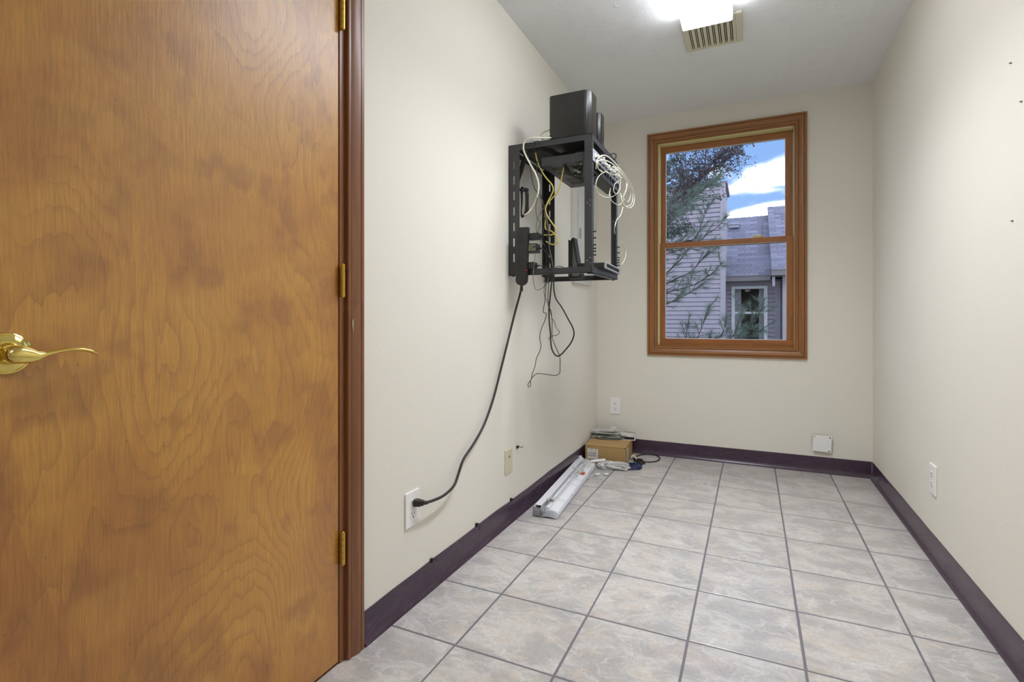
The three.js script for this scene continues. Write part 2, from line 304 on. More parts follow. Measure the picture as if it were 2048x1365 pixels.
// rubber cove base: profile [proud, up] swept along the wall
{
  const prof = [[0, 0], [0.0185, 0], [0.0182, 0.0022], [0.0160, 0.0058], [0.0128, 0.0105], [0.0092, 0.0165], [0.0062, 0.0235], [0.0042, 0.0320], [0.0032, 0.06], [0.0030, 0.098], [0.0022, 0.1005], [0, 0.1008]];
  function cove(name, label, p0, p1, nrm, wavy, seed) {
    const dir = p1.clone().sub(p0), len = dir.length(), n = Math.max(2, Math.round(len / 0.05)), pos = [], uv = [], idx = [];
    for (let i = 0; i <= n; i++) {
      const q = p0.clone().addScaledVector(dir, i / n), s = len * i / n; let run = 0;
      const wy = wavy * ((noise(s * 2.2, 3, seed) - 0.5) * 0.012 + (noise(s * 9, 5, seed) - 0.5) * 0.004), wo = wavy * 0.002 * noise(s * 4, 7, seed);
      prof.forEach(([o, y], k) => {
        if (k) run += Math.hypot(o - prof[k - 1][0], y - prof[k - 1][1]);
        const t = y / 0.1; pos.push(q.x + nrm.x * (o + wo * t * (k < prof.length - 1 ? 1 : 0)), y + wy * t * t, q.z + nrm.z * (o + wo * t * (k < prof.length - 1 ? 1 : 0))); uv.push(s / 2 + seed * 0.13, run / 0.15);
      });
    }
    const m = prof.length, flip = new THREE.Vector3().crossVectors(dir, V(0, 1, 0)).dot(nrm) < 0;
    for (let i = 0; i < n; i++) for (let k = 0; k < m - 1; k++) { const a = i * m + k, b = a + m; idx.push(...(flip ? [a, b + 1, b, a, a + 1, b + 1] : [a, b, b + 1, a, b + 1, a + 1])); }
    const g = new THREE.BufferGeometry(); g.setAttribute('position', new THREE.Float32BufferAttribute(pos, 3)); g.setAttribute('uv', new THREE.Float32BufferAttribute(uv, 2)); g.setIndex(idx); g.computeVertexNormals();
    return tag(mesh(name, toCreasedNormals(g, 0.7), M.base, scene), label, 'baseboard', null, 'structure');
  }
  cove('baseboard_left', 'scuffed dark purple rubber base under the rack wall', V(XL, 0, ZB), V(XL, 0, DOOR.z0 - 0.089), V(1, 0, 0), 1, 3);
  cove('baseboard_left_001', 'dark purple rubber base on the latch side of the door', V(XL, 0, DOOR.z1 + 0.089), V(XL, 0, ZF), V(1, 0, 0), 0.5, 4);
  cove('baseboard_right', 'dark purple rubber base under the bare wall', V(XR, 0, ZF), V(XR, 0, ZB), V(-1, 0, 0), 0.35, 5);
  cove('baseboard_back', 'dark purple rubber base under the window', V(XR, 0, ZB), V(XL, 0, ZB), V(0, 0, 1), 0.15, 6);
  cove('baseboard_front', 'dark purple rubber base on the wall facing the window', V(XL, 0, ZF), V(XR, 0, ZF), V(0, 0, -1), 0.15, 7);
  tag(mesh('trim_3', tube([V(XR - 0.0045, 0.002, ZB + 0.0045), V(XR - 0.0045, 0.05, ZB + 0.0045), V(XR - 0.0045, 0.1, ZB + 0.0045)], 0.0022, 8, 6), M.caulk, scene), 'thin grey caulk bead in the base corner', 'trim', null, 'structure');
}
// door: jamb, casing, slab, hinges, lever
const casingProf = (w, t) => [[0, 0], [0, 0.62], [0.05, 0.76], [0.15, 0.78], [0.165, 0.46], [0.205, 0.46], [0.23, 0.60], [0.36, 0.80], [0.55, 0.95], [0.70, 1.0], [0.72, 0.98], [0.735, 0.62], [0.785, 0.62], [0.80, 0.86], [0.90, 0.92], [0.97, 0.86], [1, 0.7], [1, 0]].map(([x, y]) => [x * w, y * t]);
{
  const d = thing('door_1', 'amber stained wooden flush door with brass lever handle', 'door', [0, 0, 0], 0, null, 'structure');
  const slab = rb(XL - 0.0365, XL - 0.0015, 0.008, DOOR.top - 0.003, DOOR.z0 + 0.003, DOOR.z1 - 0.003, 0.0016, 2);
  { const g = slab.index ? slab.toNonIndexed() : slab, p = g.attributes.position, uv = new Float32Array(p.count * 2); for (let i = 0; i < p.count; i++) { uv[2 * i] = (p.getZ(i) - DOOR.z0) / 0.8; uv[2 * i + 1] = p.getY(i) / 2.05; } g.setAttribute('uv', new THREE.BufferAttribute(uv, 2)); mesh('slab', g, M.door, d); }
  for (const y of [1.845, 1.088, 0.330]) {
    const zc = DOOR.z0 - 0.0015, xc = XL + 0.0105, h = 0.0915, leafM = M.brass;
    const hg = mesh('hinge', merge([bx(XL - 0.03, xc, y - h / 2, y + h / 2, zc + 0.0006, zc + 0.0022), bx(XL - 0.03, xc, y - h / 2, y + h / 2, zc - 0.0022, zc - 0.0006)]), leafM, d);
    for (let k = 0; k < 5; k++) { const kn = mesh('knuckle', cyl(0.0066, 0.0066, h / 5 - 0.0008, 18), M.brassSatin, hg); kn.position.set(xc, y - h / 2 + (k + 0.5) * h / 5, zc); }
    const pin = mesh('pin', merge([new THREE.SphereGeometry(0.0052, 12, 8).scale(1, 0.5, 1).translate(0, h / 2, 0), cyl(0.0042, 0.0042, h + 0.004, 12)]), M.brassSatin, hg); pin.position.set(xc, y, zc);
  }
  // lever set
  const lc = V(XL - 0.0015, 0.9255, -0.396);
  const ros = new THREE.LatheGeometry([[0, 0], [0.0328, 0], [0.0332, 0.002], [0.0322, 0.0048], [0.0300, 0.0060], [0.0288, 0.0052], [0.0262, 0.0066], [0.0205, 0.0096], [0.0170, 0.0108], [0.0150, 0.0150], [0.0138, 0.0190], [0, 0.0190]].map(([x, y]) => new THREE.Vector2(x, y)), 56).rotateZ(-Math.PI / 2);
  const rm = mesh('rosette', toCreasedNormals(ros.toNonIndexed(), 0.6), M.brass, d); rm.position.copy(lc);
  const nk = mesh('lever_neck', new THREE.LatheGeometry([[0.0118, 0.018], [0.0095, 0.026], [0.0095, 0.040], [0.0120, 0.047]].map(([x, y]) => new THREE.Vector2(x, y)), 28).rotateZ(-Math.PI / 2), M.brass, d); nk.position.copy(lc);
  // lever: swept ellipse, hub then a wave that thins out to an upturned tip; runs towards the hinges
  const st = [[0.012, 0, 0.0030, 0.004], [0.0105, 0, 0.0085, 0.010], [0.004, 0, 0.0138, 0.0125], [-0.008, 0, 0.0142, 0.0112], [-0.018, -0.0020, 0.0122, 0.009], [-0.027, -0.0038, 0.0082, 0.0075], [-0.038, -0.0010, 0.0044, 0.0068], [-0.054, 0.0030, 0.0034, 0.0066], [-0.070, 0.0048, 0.0031, 0.0064], [-0.084, 0.0042, 0.0031, 0.0064], [-0.096, 0.0010, 0.0032, 0.0062], [-0.104, -0.0030, 0.0030, 0.0058], [-0.107, -0.0048, 0.0012, 0.003]];
  const pos = [], idx = [], N = 18;
  st.forEach(([z, y, ry, rx], k) => { for (let i = 0; i < N; i++) { const a = i / N * Math.PI * 2; pos.push(rx * Math.cos(a), y + ry * Math.sin(a), z); } if (k) for (let i = 0; i < N; i++) { const a = (k - 1) * N + i, b = (k - 1) * N + (i + 1) % N; idx.push(a, a + N, b, b, a + N, b + N); } });
  for (const e of [0, st.length - 1]) { const c = pos.length / 3; pos.push(0, st[e][1], st[e][0]); for (let i = 0; i < N; i++) idx.push(c, e * N + i, e * N + (i + 1) % N); }
  const lg = new THREE.BufferGeometry(); lg.setAttribute('position', new THREE.Float32BufferAttribute(pos, 3)); lg.setIndex(idx); lg.computeVertexNormals();
  const lv = mesh('lever', lg, M.brass, d); lv.position.set(XL + 0.05, lc.y, lc.z + 0.007);

  const t = thing('trim_1', 'dark stained door jamb and moulded casing around the door', 'trim', [0, 0, 0], 0, null, 'structure');
  const J = M.trimDark, o0 = DOOR.z0 - 0.022, o1 = DOOR.z1 + 0.022, ot = DOOR.top + 0.022;
  for (const [a, b] of [[o0, DOOR.z0], [DOOR.z1, o1]]) mesh('jamb', boxUV(rb(XL - 0.11, XL, 0, ot, a, b, 0.0012), 0.25, 1, 'y'), J, t);
  mesh('head_jamb', boxUV(bx(XL - 0.11, XL, DOOR.top, ot, DOOR.z0, DOOR.z1), 0.25, 1, 'z'), J, t);
  mesh('door_stop', boxUV(merge([bx(XL - 0.075, XL - 0.039, 0, DOOR.top, DOOR.z0, DOOR.z0 + 0.012), bx(XL - 0.075, XL - 0.039, 0, DOOR.top, DOOR.z1 - 0.012, DOOR.z1), bx(XL - 0.075, XL - 0.039, DOOR.top - 0.012, DOOR.top, DOOR.z0, DOOR.z1)]), 0.25, 1, 'y'), J, t);
  mesh('threshold', boxUV(bx(XL - 0.11, XL - 0.004, -0.002, 0.003, DOOR.z0, DOOR.z1), 0.25, 1, 'z'), J, t);
  const r = 0.021, P = casingProf(0.0655, 0.018), n = V(1, 0, 0), ca = DOOR.z0 - r, cb = DOOR.z1 + r, ct = DOOR.top + r;
  const hingeSide = mesh('casing_board', member(V(XL, 0, ca), V(XL, ct, ca), V(0, 0, -1), n, P, false, true), J, t);
  mesh('casing_board', member(V(XL, 0, cb), V(XL, ct, cb), V(0, 0, 1), n, P, false, true), J, t);
  mesh('casing_board', member(V(XL, ct, ca), V(XL, ct, cb), V(0, 1, 0), n, P, true, true), J, t);
  // chipped spot showing bare pale wood
  const sc = new THREE.Shape([[-8, 11], [-3, 17], [4, 16], [6, 9], [3, 2], [1, -6], [-2, -14], [-5, -19], [-6, -8], [-8, 0]].map(([x, y]) => new THREE.Vector2(x * 0.0011, y * 0.0011)));
  const chip = mesh('paint_chip', extr(sc, 0.0007), std({ color: 0xa79a80, roughness: 0.8 }), hingeSide); chip.position.set(XL + 0.0122, 0.962, DOOR.z0 - 0.0445); chip.rotation.y = Math.PI / 2 + 0.12; chip.userData.label = 'pale chipped spot';
}
// window: picture-frame casing, jamb, liners, two sashes
{
  const w = thing('window_1', 'oak framed double-hung window looking out on a sided house', 'window', [0, 0, 0], 0, null, 'structure');
  const P = casingProf(0.0630, 0.021), n = V(0, 0, 1), { x0, x1, y0, y1 } = WIN, T = M.trimOak;
  const c = [[V(x0, y0, ZB), V(x1, y0, ZB), V(0, -1, 0)], [V(x1, y0, ZB), V(x1, y1, ZB), V(1, 0, 0)], [V(x1, y1, ZB), V(x0, y1, ZB), V(0, 1, 0)], [V(x0, y1, ZB), V(x0, y0, ZB), V(-1, 0, 0)]];
  for (const [a, b, o] of c) mesh('casing_board', member(a, b, o, n, P, true, true), T, w);
  const J = 0.007, zo = ZB - 0.15;
  mesh('jamb', boxUV(bx(x0, x0 + J, y0, y1, zo, ZB + 0.006), 0.25, 1, 'y'), T, w);
  mesh('jamb', boxUV(bx(x1 - J, x1, y0, y1, zo, ZB + 0.006), 0.25, 1, 'y'), T, w);
  mesh('head_jamb', boxUV(bx(x0 + J, x1 - J, y1 - J, y1, zo, ZB + 0.006), 0.25, 1, 'x'), T, w);
  const zl = ZB - 0.030, zlb = ZB - 0.066, zu = ZB - 0.070, zub = ZB - 0.106;
  const sx0 = onZ(1320.5, 500, zl).x, sx1 = onZ(1587, 500, zl).x, gx0 = onZ(1330.5, 500, zl).x, gx1 = onZ(1573, 500, zl).x;
  const mt = onZ(1321, 487, zl).y, mb = onZ(1331, 496, zl).y, gb = onZ(1331, 677.3, zl).y, sb = onZ(1331, 689.5, zl).y;
  const ux0 = onZ(1320.5, 400, zu).x, ux1 = onZ(1585.5, 400, zu).x, ugx0 = onZ(1331.5, 400, zu).x, ugx1 = onZ(1571, 400, zu).x, ugt = onZ(1331.5, 307, zu).y, ut = y1 - J - 0.012;
  // liners: pale yellow vinyl tracks
  mesh('jamb_liner', rb(x0 + J, sx0 - 0.001, y0, y1 - J, zo + 0.01, ZB - 0.012, 0.002), M.liner, w);
  mesh('jamb_liner', rb(sx1 + 0.001, x1 - J, y0, y1 - J, zo + 0.01, ZB - 0.012, 0.002), M.liner, w);
  mesh('head_liner', rb(sx0, sx1, ut + 0.001, y1 - J, zo + 0.01, ZB - 0.012, 0.002), M.liner, w);
  // sill
  mesh('sill', boxUV(merge([bx(x0 + J, x1 - J, y0, y0 + 0.012, zo - 0.03, ZB + 0.006), bx(sx0, sx1, y0 + 0.012, sb - 0.004, zo, zl - 0.002), bx(sx0, sx1, y0 + 0.012, y0 + 0.020, zl - 0.002, ZB - 0.010)]), 0.25, 1, 'x'), T, w);
  const S = M.sashOak, rail = (name, a, b, cc, d, zf, zb, gr, par) => mesh(name, boxUV(rb(a, b, cc, d, zb, zf, 0.0025), 0.25, 1, gr), S, par);
  const lo = rail('lower_sash', sx0, sx1, sb, gb, zl, zlb, 'x', w);           // bottom rail carries the sash
  rail('stile', sx0, gx0, gb, mt, zl, zlb, 'y', lo); rail('stile', gx1, sx1, gb, mt, zl, zlb, 'y', lo); rail('meeting_rail', gx0, gx1, mb, mt, zl, zlb, 'x', lo);
  mesh('glazing_bead', merge([bx(gx0, gx0 + 0.003, gb, mb, zl - 0.016, zl - 0.006), bx(gx1 - 0.003, gx1, gb, mb, zl - 0.016, zl - 0.006), bx(gx0, gx1, gb, gb + 0.003, zl - 0.016, zl - 0.006), bx(gx0, gx1, mb - 0.003, mb, zl - 0.016, zl - 0.006)]), M.whiteVinyl, lo);
  mesh('pane', bx(gx0 - 0.004, gx1 + 0.004, gb - 0.004, mb + 0.004, zl - 0.019, zl - 0.016), M.pane, lo);
  const um = mt - 0.036, up = rail('upper_sash', ux0, ux1, ugt, ut, zu, zub, 'x', w);
  rail('stile', ux0, ugx0, um, ugt, zu, zub, 'y', up); rail('stile', ugx1, ux1, um, ugt, zu, zub, 'y', up); rail('meeting_rail', ugx0, ugx1, um, mt - 0.002, zu, zub, 'x', up);
  mesh('glazing_bead', merge([bx(ugx0, ugx0 + 0.003, mt, ugt, zu - 0.016, zu - 0.006), bx(ugx1 - 0.003, ugx1, mt, ugt, zu - 0.016, zu - 0.006), bx(ugx0, ugx1, ugt - 0.003, ugt, zu - 0.016, zu - 0.006)]), M.whiteVinyl, up);
  mesh('pane', bx(ugx0 - 0.004, ugx1 + 0.004, mt - 0.006, ugt + 0.004, zu - 0.019, zu - 0.016), M.pane, up);
  // cam lock on the meeting rail and the catch at the other end
  const lk = onZ(1515, 470, zl - 0.01);
  mesh('sash_lock', merge([rb(lk.x - 0.034, lk.x + 0.034, mt, mt + 0.006, zl - 0.03, zl - 0.004, 0.002), new THREE.SphereGeometry(0.017, 16, 10).scale(1.5, 0.85, 0.75).translate(lk.x - 0.004, mt + 0.008, zl - 0.016), rb(lk.x - 0.004, lk.x + 0.036, mt + 0.008, mt + 0.015, zl - 0.016, zl - 0.004, 0.003)]), std({ color: 0xc6ba92, roughness: 0.4, metalness: 0.3 }), lo);
  const ck = onZ(1378, 483, zl - 0.01);
  mesh('sash_lock', merge([rb(ck.x - 0.032, ck.x + 0.032, mt, mt + 0.005, zl - 0.03, zl - 0.004, 0.002), rb(ck.x - 0.02, ck.x + 0.022, mt + 0.005, mt + 0.013, zl - 0.024, zl - 0.010, 0.004)]), M.black, lo).userData.label = 'black catch';
}

// ================================================================== CEILING FITTINGS
{
  const { x0, x1, y } = LAMP, cx = (x0 + x1) / 2;
  LAMP.runs.forEach(([z0, z1], k) => {
  const L = thing('ceiling_light', ['long white wraparound fluorescent light beside the exhaust grille', 'long white wraparound fluorescent light beyond the door'][k], 'ceiling light', [cx, H, (z0 + z1) / 2], 0, 'wraparound lights');
  const hw = (x1 - x0) / 2, d = H - y, len = z1 - z0;
  mesh('housing', rb(-hw + 0.012, hw - 0.012, -0.022, 0, -len / 2 + 0.004, len / 2 - 0.004, 0.003), M.lampPan, L);
  const s = new THREE.Shape(); s.moveTo(-hw + 0.008, -0.012); s.lineTo(-hw, -0.026); s.lineTo(-hw + 0.001, -d + 0.008); s.quadraticCurveTo(-hw + 0.002, -d + 0.001, -hw + 0.009, -d); s.lineTo(hw - 0.009, -d); s.quadraticCurveTo(hw - 0.002, -d + 0.001, hw - 0.001, -d + 0.008); s.lineTo(hw, -0.026); s.lineTo(hw - 0.008, -0.012); s.closePath();
  mesh('lens', toCreasedNormals(extr(s, len - 0.006, 0.003, 6).translate(0, 0, -len / 2 + 0.003), 0.6), M.lampLens, L);
  });
}
{
  // exhaust grille partly above the end of the lamp
  const x0 = -0.3195, x1 = -0.0424, z0 = -2.94, z1 = -2.655, V1 = thing('exhaust_vent', 'square cream plastic exhaust grille beside the ceiling light', 'vent', [(x0 + x1) / 2, H, (z0 + z1) / 2]);
  const w = (x1 - x0) / 2, e = (z1 - z0) / 2, b = 0.030, t = 0.014;
  const dw = (DUCT.x1 - DUCT.x0) / 2, de = (DUCT.z1 - DUCT.z0) / 2;   // sheet-metal fan box up in the ceiling
  mesh('fan_box', merge([bx(-dw, -dw + 0.002, 0, 0.26, -de, de), bx(dw - 0.002, dw, 0, 0.26, -de, de), bx(-dw, dw, 0, 0.26, -de, -de + 0.002), bx(-dw, dw, 0, 0.26, de - 0.002, de), bx(-dw, dw, 0.258, 0.26, -de, de), cyl(0.07, 0.07, 0.08, 24).translate(0.01, 0.2, 0.01)]), M.ductMetal, V1);
  mesh('frame', merge([rb(-w, -w + b, -t, 0, -e, e, 0.004), rb(w - b, w, -t, 0, -e, e, 0.004), rb(-w + b - 0.004, w - b + 0.004, -t, 0, -e, -e + 0.022, 0.004), rb(-w + b - 0.004, w - b + 0.004, -t, 0, e - 0.022, e, 0.004)]), M.ventCream, V1);
  const n = 8, run = 2 * (w - b), pitch = run / n;
  for (let k = 0; k < n; k++) { const c = -w + b + (k + 0.5) * pitch; mesh('slat', rb(c - 0.0075 + 0.006, c + 0.0075 + 0.006, -t + 0.001, -0.002, -e + 0.018, e - 0.018, 0.002), M.ventCream, V1); mesh('thin_slat', rb(c - pitch / 2 + 0.0042, c - pitch / 2 + 0.0078, -t + 0.003, -0.002, -e + 0.018, e - 0.018, 0.001), M.ventCream, V1); }
}

// ================================================================== WALL PLATES
function frameOf(side, u, y) { const g = new THREE.Group(); if (side === 'left') { g.position.set(XL, y, u); g.rotation.y = Math.PI / 2; } else if (side === 'right') { g.position.set(XR, y, u); g.rotation.y = -Math.PI / 2; } else g.position.set(u, y, ZB); return g; }
function plate(g, w, h, mat) { const s = new THREE.Shape(); const r = 0.004, a = w / 2, b = h / 2; s.moveTo(-a + r, -b); s.lineTo(a - r, -b); s.quadraticCurveTo(a, -b, a, -b + r); s.lineTo(a, b - r); s.quadraticCurveTo(a, b, a - r, b); s.lineTo(-a + r, b); s.quadraticCurveTo(-a, b, -a, b - r); s.lineTo(-a, -b + r); s.quadraticCurveTo(-a, -b, -a + r, -b); return mesh('cover_plate', extr(s, 0.0015, 0.0028, 4).translate(0, 0, 0.0026), mat, g); }
function outlet(side, u, y, label, turn = 0, sc = 1) {
  const g = frameOf(side, u, y); g.name = numbered('wall_outlet'); g.rotation.z = turn; tag(g, label, 'outlet', 'duplex outlets'); scene.add(g);
  plate(g, 0.0775 * sc, 0.1215 * sc, M.plate);
  for (const s of [-1, 1]) {
    const face = new THREE.Shape(); const R = 0.0172, k = 0.0125; const a0 = Math.asin(k / R); face.absarc(0, 0, R, -a0, a0, false); face.absarc(0, 0, R, Math.PI - a0, Math.PI + a0, false); face.closePath();
    const f = mesh('receptacle', extr(face, 0.0012, 0.0006, 10), M.plate, g); f.position.set(0, s * 0.0195, 0.0062);
    mesh('slots', merge([bx(-0.0075, -0.0052, -0.001, 0.0078, 0.0017, 0.00215), bx(0.0052, 0.0075, 0, 0.0070, 0.0017, 0.00215), cyl(0.0028, 0.0028, 0.0006, 10).rotateX(Math.PI / 2).translate(0, -0.0078, 0.00185)]), M.hole, f);
  }
  const sw = mesh('screw', cyl(0.0032, 0.0032, 0.0016, 12).rotateX(Math.PI / 2), M.plate, g); sw.position.z = 0.0075;
  return g;
}
outlet('left', -1.457, 0.329, 'white duplex outlet with the black cord plugged in');
outlet('back', -0.921, 0.331, 'white duplex outlet above the cardboard box');
outlet('right', -2.625, 0.326, 'white duplex outlet on the bare wall');
{
  const g = frameOf('left', -2.230, 0.298); g.name = numbered('jack_plate'); tag(g, 'ivory wall plate with two jack holes beside a black cable tie', 'wall plate'); scene.add(g);
  plate(g, 0.0775, 0.1135, M.ivory);
  mesh('jack', merge([rb(-0.008, 0.008, 0.012, 0.030, 0.005, 0.0075, 0.001)]), M.ivory, g);
  mesh('jack_hole', merge([bx(-0.0045, 0.0045, 0.016, 0.024, 0.0074, 0.0078), bx(-0.002, 0.002, 0.024, 0.028, 0.0074, 0.0078)]), M.hole, g);
  mesh('jack_hole', cyl(0.0042, 0.0042, 0.0006, 14).rotateX(Math.PI / 2).translate(0, -0.008, 0.0064), M.hole, g);
  for (const y of [0.044, -0.037]) mesh('screw', cyl(0.003, 0.003, 0.001, 10).rotateX(Math.PI / 2).translate(0, y, 0.0066), M.screw, g);
}
{
  // square blank cover, a little crooked, held off the wall
  const g = frameOf('back', 0.4025, 0.1895); g.name = numbered('blank_cover'); g.rotation.z = -0.035; tag(g, 'square white blank cover plate low on the window wall', 'cover plate'); scene.add(g);
  const s = rectShape(-0.051, 0.051, -0.051, 0.051);
  for (const [x, y, a] of [[-0.042, 0.042, 0.0], [0.042, 0.042, -0.75], [-0.044, -0.038, -0.75], [0.038, -0.044, 0.4]]) { const p = new THREE.Path(); p.absellipse(x, y, a ? 0.0068 : 0.0030, 0.0030, 0, Math.PI * 2, true, a); s.holes.push(p); }
  mesh('cover_plate', extr(s, 0.003, 0.0012, 10).translate(0, 0, 0.019), M.plate, g);
  mesh('box_rim', bx(-0.046, 0.046, -0.046, 0.046, 0, 0.018), M.hole, g);
}
// small black cable ties left along the base
[[-1.5736, 0.1005, 0.3], [-1.911, 0.107, -0.2], [-2.2551, 0.104, 0.9], [-2.330, 0.3415, 1.6]].forEach(([z, y, a], k) => {
  const t = thing('cable_tie', ['black cable tie mount on the base nearest the door', 'black cable tie mount on the base between two others', 'black cable tie mount on the base before the blinds', 'black cable tie nailed beside the ivory wall plate'][k], 'cable tie', [XL + 0.0045, y, z]);
  mesh('mount', merge([rb(-0.0045, 0.005, -0.006, 0.008, -0.006, 0.006, 0.0015), rb(0.003, 0.008, 0, 0.008, -0.0035, 0.0045, 0.001)]), M.black, t);
  mesh('tail', tube([V(0.006, 0.004, 0), V(0.014, 0.010 * Math.cos(a), -0.008 * Math.sin(a)), V(0.017, -0.004 + 0.006 * Math.cos(a), -0.018 * Math.sin(a) - 0.004), V(0.012, -0.016 + 0.015 * Math.sin(a), -0.03 * Math.sin(a) - 0.008)], 0.0014, 16, 5), M.black, t);
});
// old nail holes in the bare wall
[[2023, 126], [2044, 203], [2026, 442]].forEach(([px, py], k) => { const p = onX(px, py, XR); const n = mesh('nail', merge([cyl(0.0028, 0.0028, 0.004, 8).rotateZ(Math.PI / 2), cyl(0.0012, 0.0012, 0.010, 6).rotateZ(Math.PI / 2)]), std({ color: 0x8a8272, roughness: 0.7 }), scene); n.position.set(XR - 0.001, p.y, p.z); tag(n, ['small nail high on the bare wall', 'small nail on the bare wall between two others', 'small nail lowest on the bare wall'][k], 'nail'); });
{
  // flush breaker panel on the rack wall beyond the rack
  const z0 = -3.585, z1 = -3.178, y0 = 1.214, y1 = 1.875, p = thing('breaker_panel', 'pale grey metal breaker panel on the wall behind the rack', 'breaker panel', [XL, y0, (z0 + z1) / 2]);
  const h = y1 - y0, w = z1 - z0;
  mesh('trim_cover', rb(0, 0.022, 0, h, -w / 2, w / 2, 0.003), M.panelGrey, p);
  mesh('panel_door', rb(0.022, 0.030, 0.05, h - 0.05, -w / 2 + 0.06, w / 2 - 0.075, 0.002), M.panelGrey, p);
  mesh('latch', rb(0.030, 0.036, h * 0.45, h * 0.55, w / 2 - 0.105, w / 2 - 0.088, 0.001), M.steel, p);
}

// ================================================================== EQUIPMENT RACK
const ZN = -2.235, ZX = -2.717, XF = -0.6474, RY0 = 1.187, RY1 = 1.811;
{
  const R = thing('wall_rack', 'black open-frame equipment rack bolted to the cream wall', 'rack', [XL, RY0, (ZN + ZX) / 2]);
  const T = (g) => g.translate(-XL, -RY0, -(ZN + ZX) / 2), put = (n, g, m = M.rack, par = R) => mesh(n, T(Array.isArray(g) ? merge(g) : g), m, par);
  const t = 0.002, bar = 0.028;
  for (const s of [1, -1]) {                       // near and far side frame
    const zo = s > 0 ? ZN : ZX, zi = (d) => zo - s * d;
    // slotted wall upright
    const sh = rectShape(XL, XL + 0.058, RY0 + bar, RY1 - bar);
    for (let k = 0; k < 7; k++) { const y = 1.271 + k * 0.0742; if (y < RY1 - 0.06) sh.holes.push(slotPath(XL + 0.029, y, 0.0075, 0.041)); }
    put('wall_upright', [extr(sh, t).translate(0, 0, s > 0 ? zo - t : zo), bx(XL, XL + t, RY0 + bar, RY1 - bar, zi(0), zi(0.045))]);
    // front upright with square rail holes
    const rl = rectShape(0, 0.030, RY0 + bar, RY1 - bar); for (let k = 0; k < 36; k++) { const y = RY0 + bar + 0.012 + k * 0.01575; rl.holes.push(rectShape(0.011, 0.019, y - 0.0042, y + 0.0042, THREE.Path)); }
    const side = rectShape(XF - 0.0345, XF - t, RY0 + bar, RY1 - bar); for (const y of [1.242, 1.500, 1.740]) for (const [a, b] of [[-0.022, 0], [-0.009, 0.012], [-0.009, -0.012]]) { const p = new THREE.Path(); p.absarc(XF + a, y + b, 0.0024, 0, Math.PI * 2, true); side.holes.push(p); }
    const up = put('front_upright', [extr(side, t).translate(0, 0, s > 0 ? zo - t : zo), extr(rl, t).rotateY(Math.PI / 2).translate(XF - t, 0, s > 0 ? zo : zo + 0.030)]);
    for (const [y, sc] of (s > 0 ? [[1.372, 1], [1.343, 1], [1.312, 1], [1.296, 1], [1.283, 1], [1.267, 1]] : [[1.358, 1], [1.329, 1], [1.303, 1], [1.290, 1], [1.277, 1], [1.262, 1]])) put('rail_screw', [cyl(0.0042, 0.0042, 0.004, 10).rotateZ(Math.PI / 2).translate(XF + 0.012, y, zi(0.015)), cyl(0.0025, 0.0025, 0.014, 8).rotateZ(Math.PI / 2).translate(XF + 0.005, y, zi(0.015))], M.black, up);
    // top and bottom side bars
    put('top_bar', [bx(XL, XF, RY1 - bar, RY1, zi(0), zi(t)), bx(XL, XF, RY1 - t, RY1, zi(0), zi(0.03))]);
    put('bottom_bar', [bx(XL, XF, RY0, RY0 + bar, zi(0), zi(t)), bx(XL, XF, RY0, RY0 + t, zi(0), zi(0.03))]);
    for (const x of [XF - 0.02, XL + 0.02]) put('bolt', cyl(0.006, 0.006, 0.005, 6).translate(x, RY0 - 0.002, zi(0.016)), M.black);
  }
  put('top_plate', bx(XL + 0.01, XF - t, RY1 - 0.003, RY1 - 0.0005, ZX + t, ZN - t));
  for (const [n, y0, y1] of [['front_top_bar', RY1 - bar, RY1], ['front_bottom_bar', RY0, RY0 + bar]]) put(n, [bx(XF - t, XF, y0, y1, ZX, ZN), bx(XF - 0.03, XF, y0 < 1.5 ? y0 : y1 - t, y0 < 1.5 ? y0 + t : y1, ZX, ZN)]);
  put('back_bar', bx(XL, XL + t, RY1 - bar, RY1, ZX, ZN));
}
let PATCH;
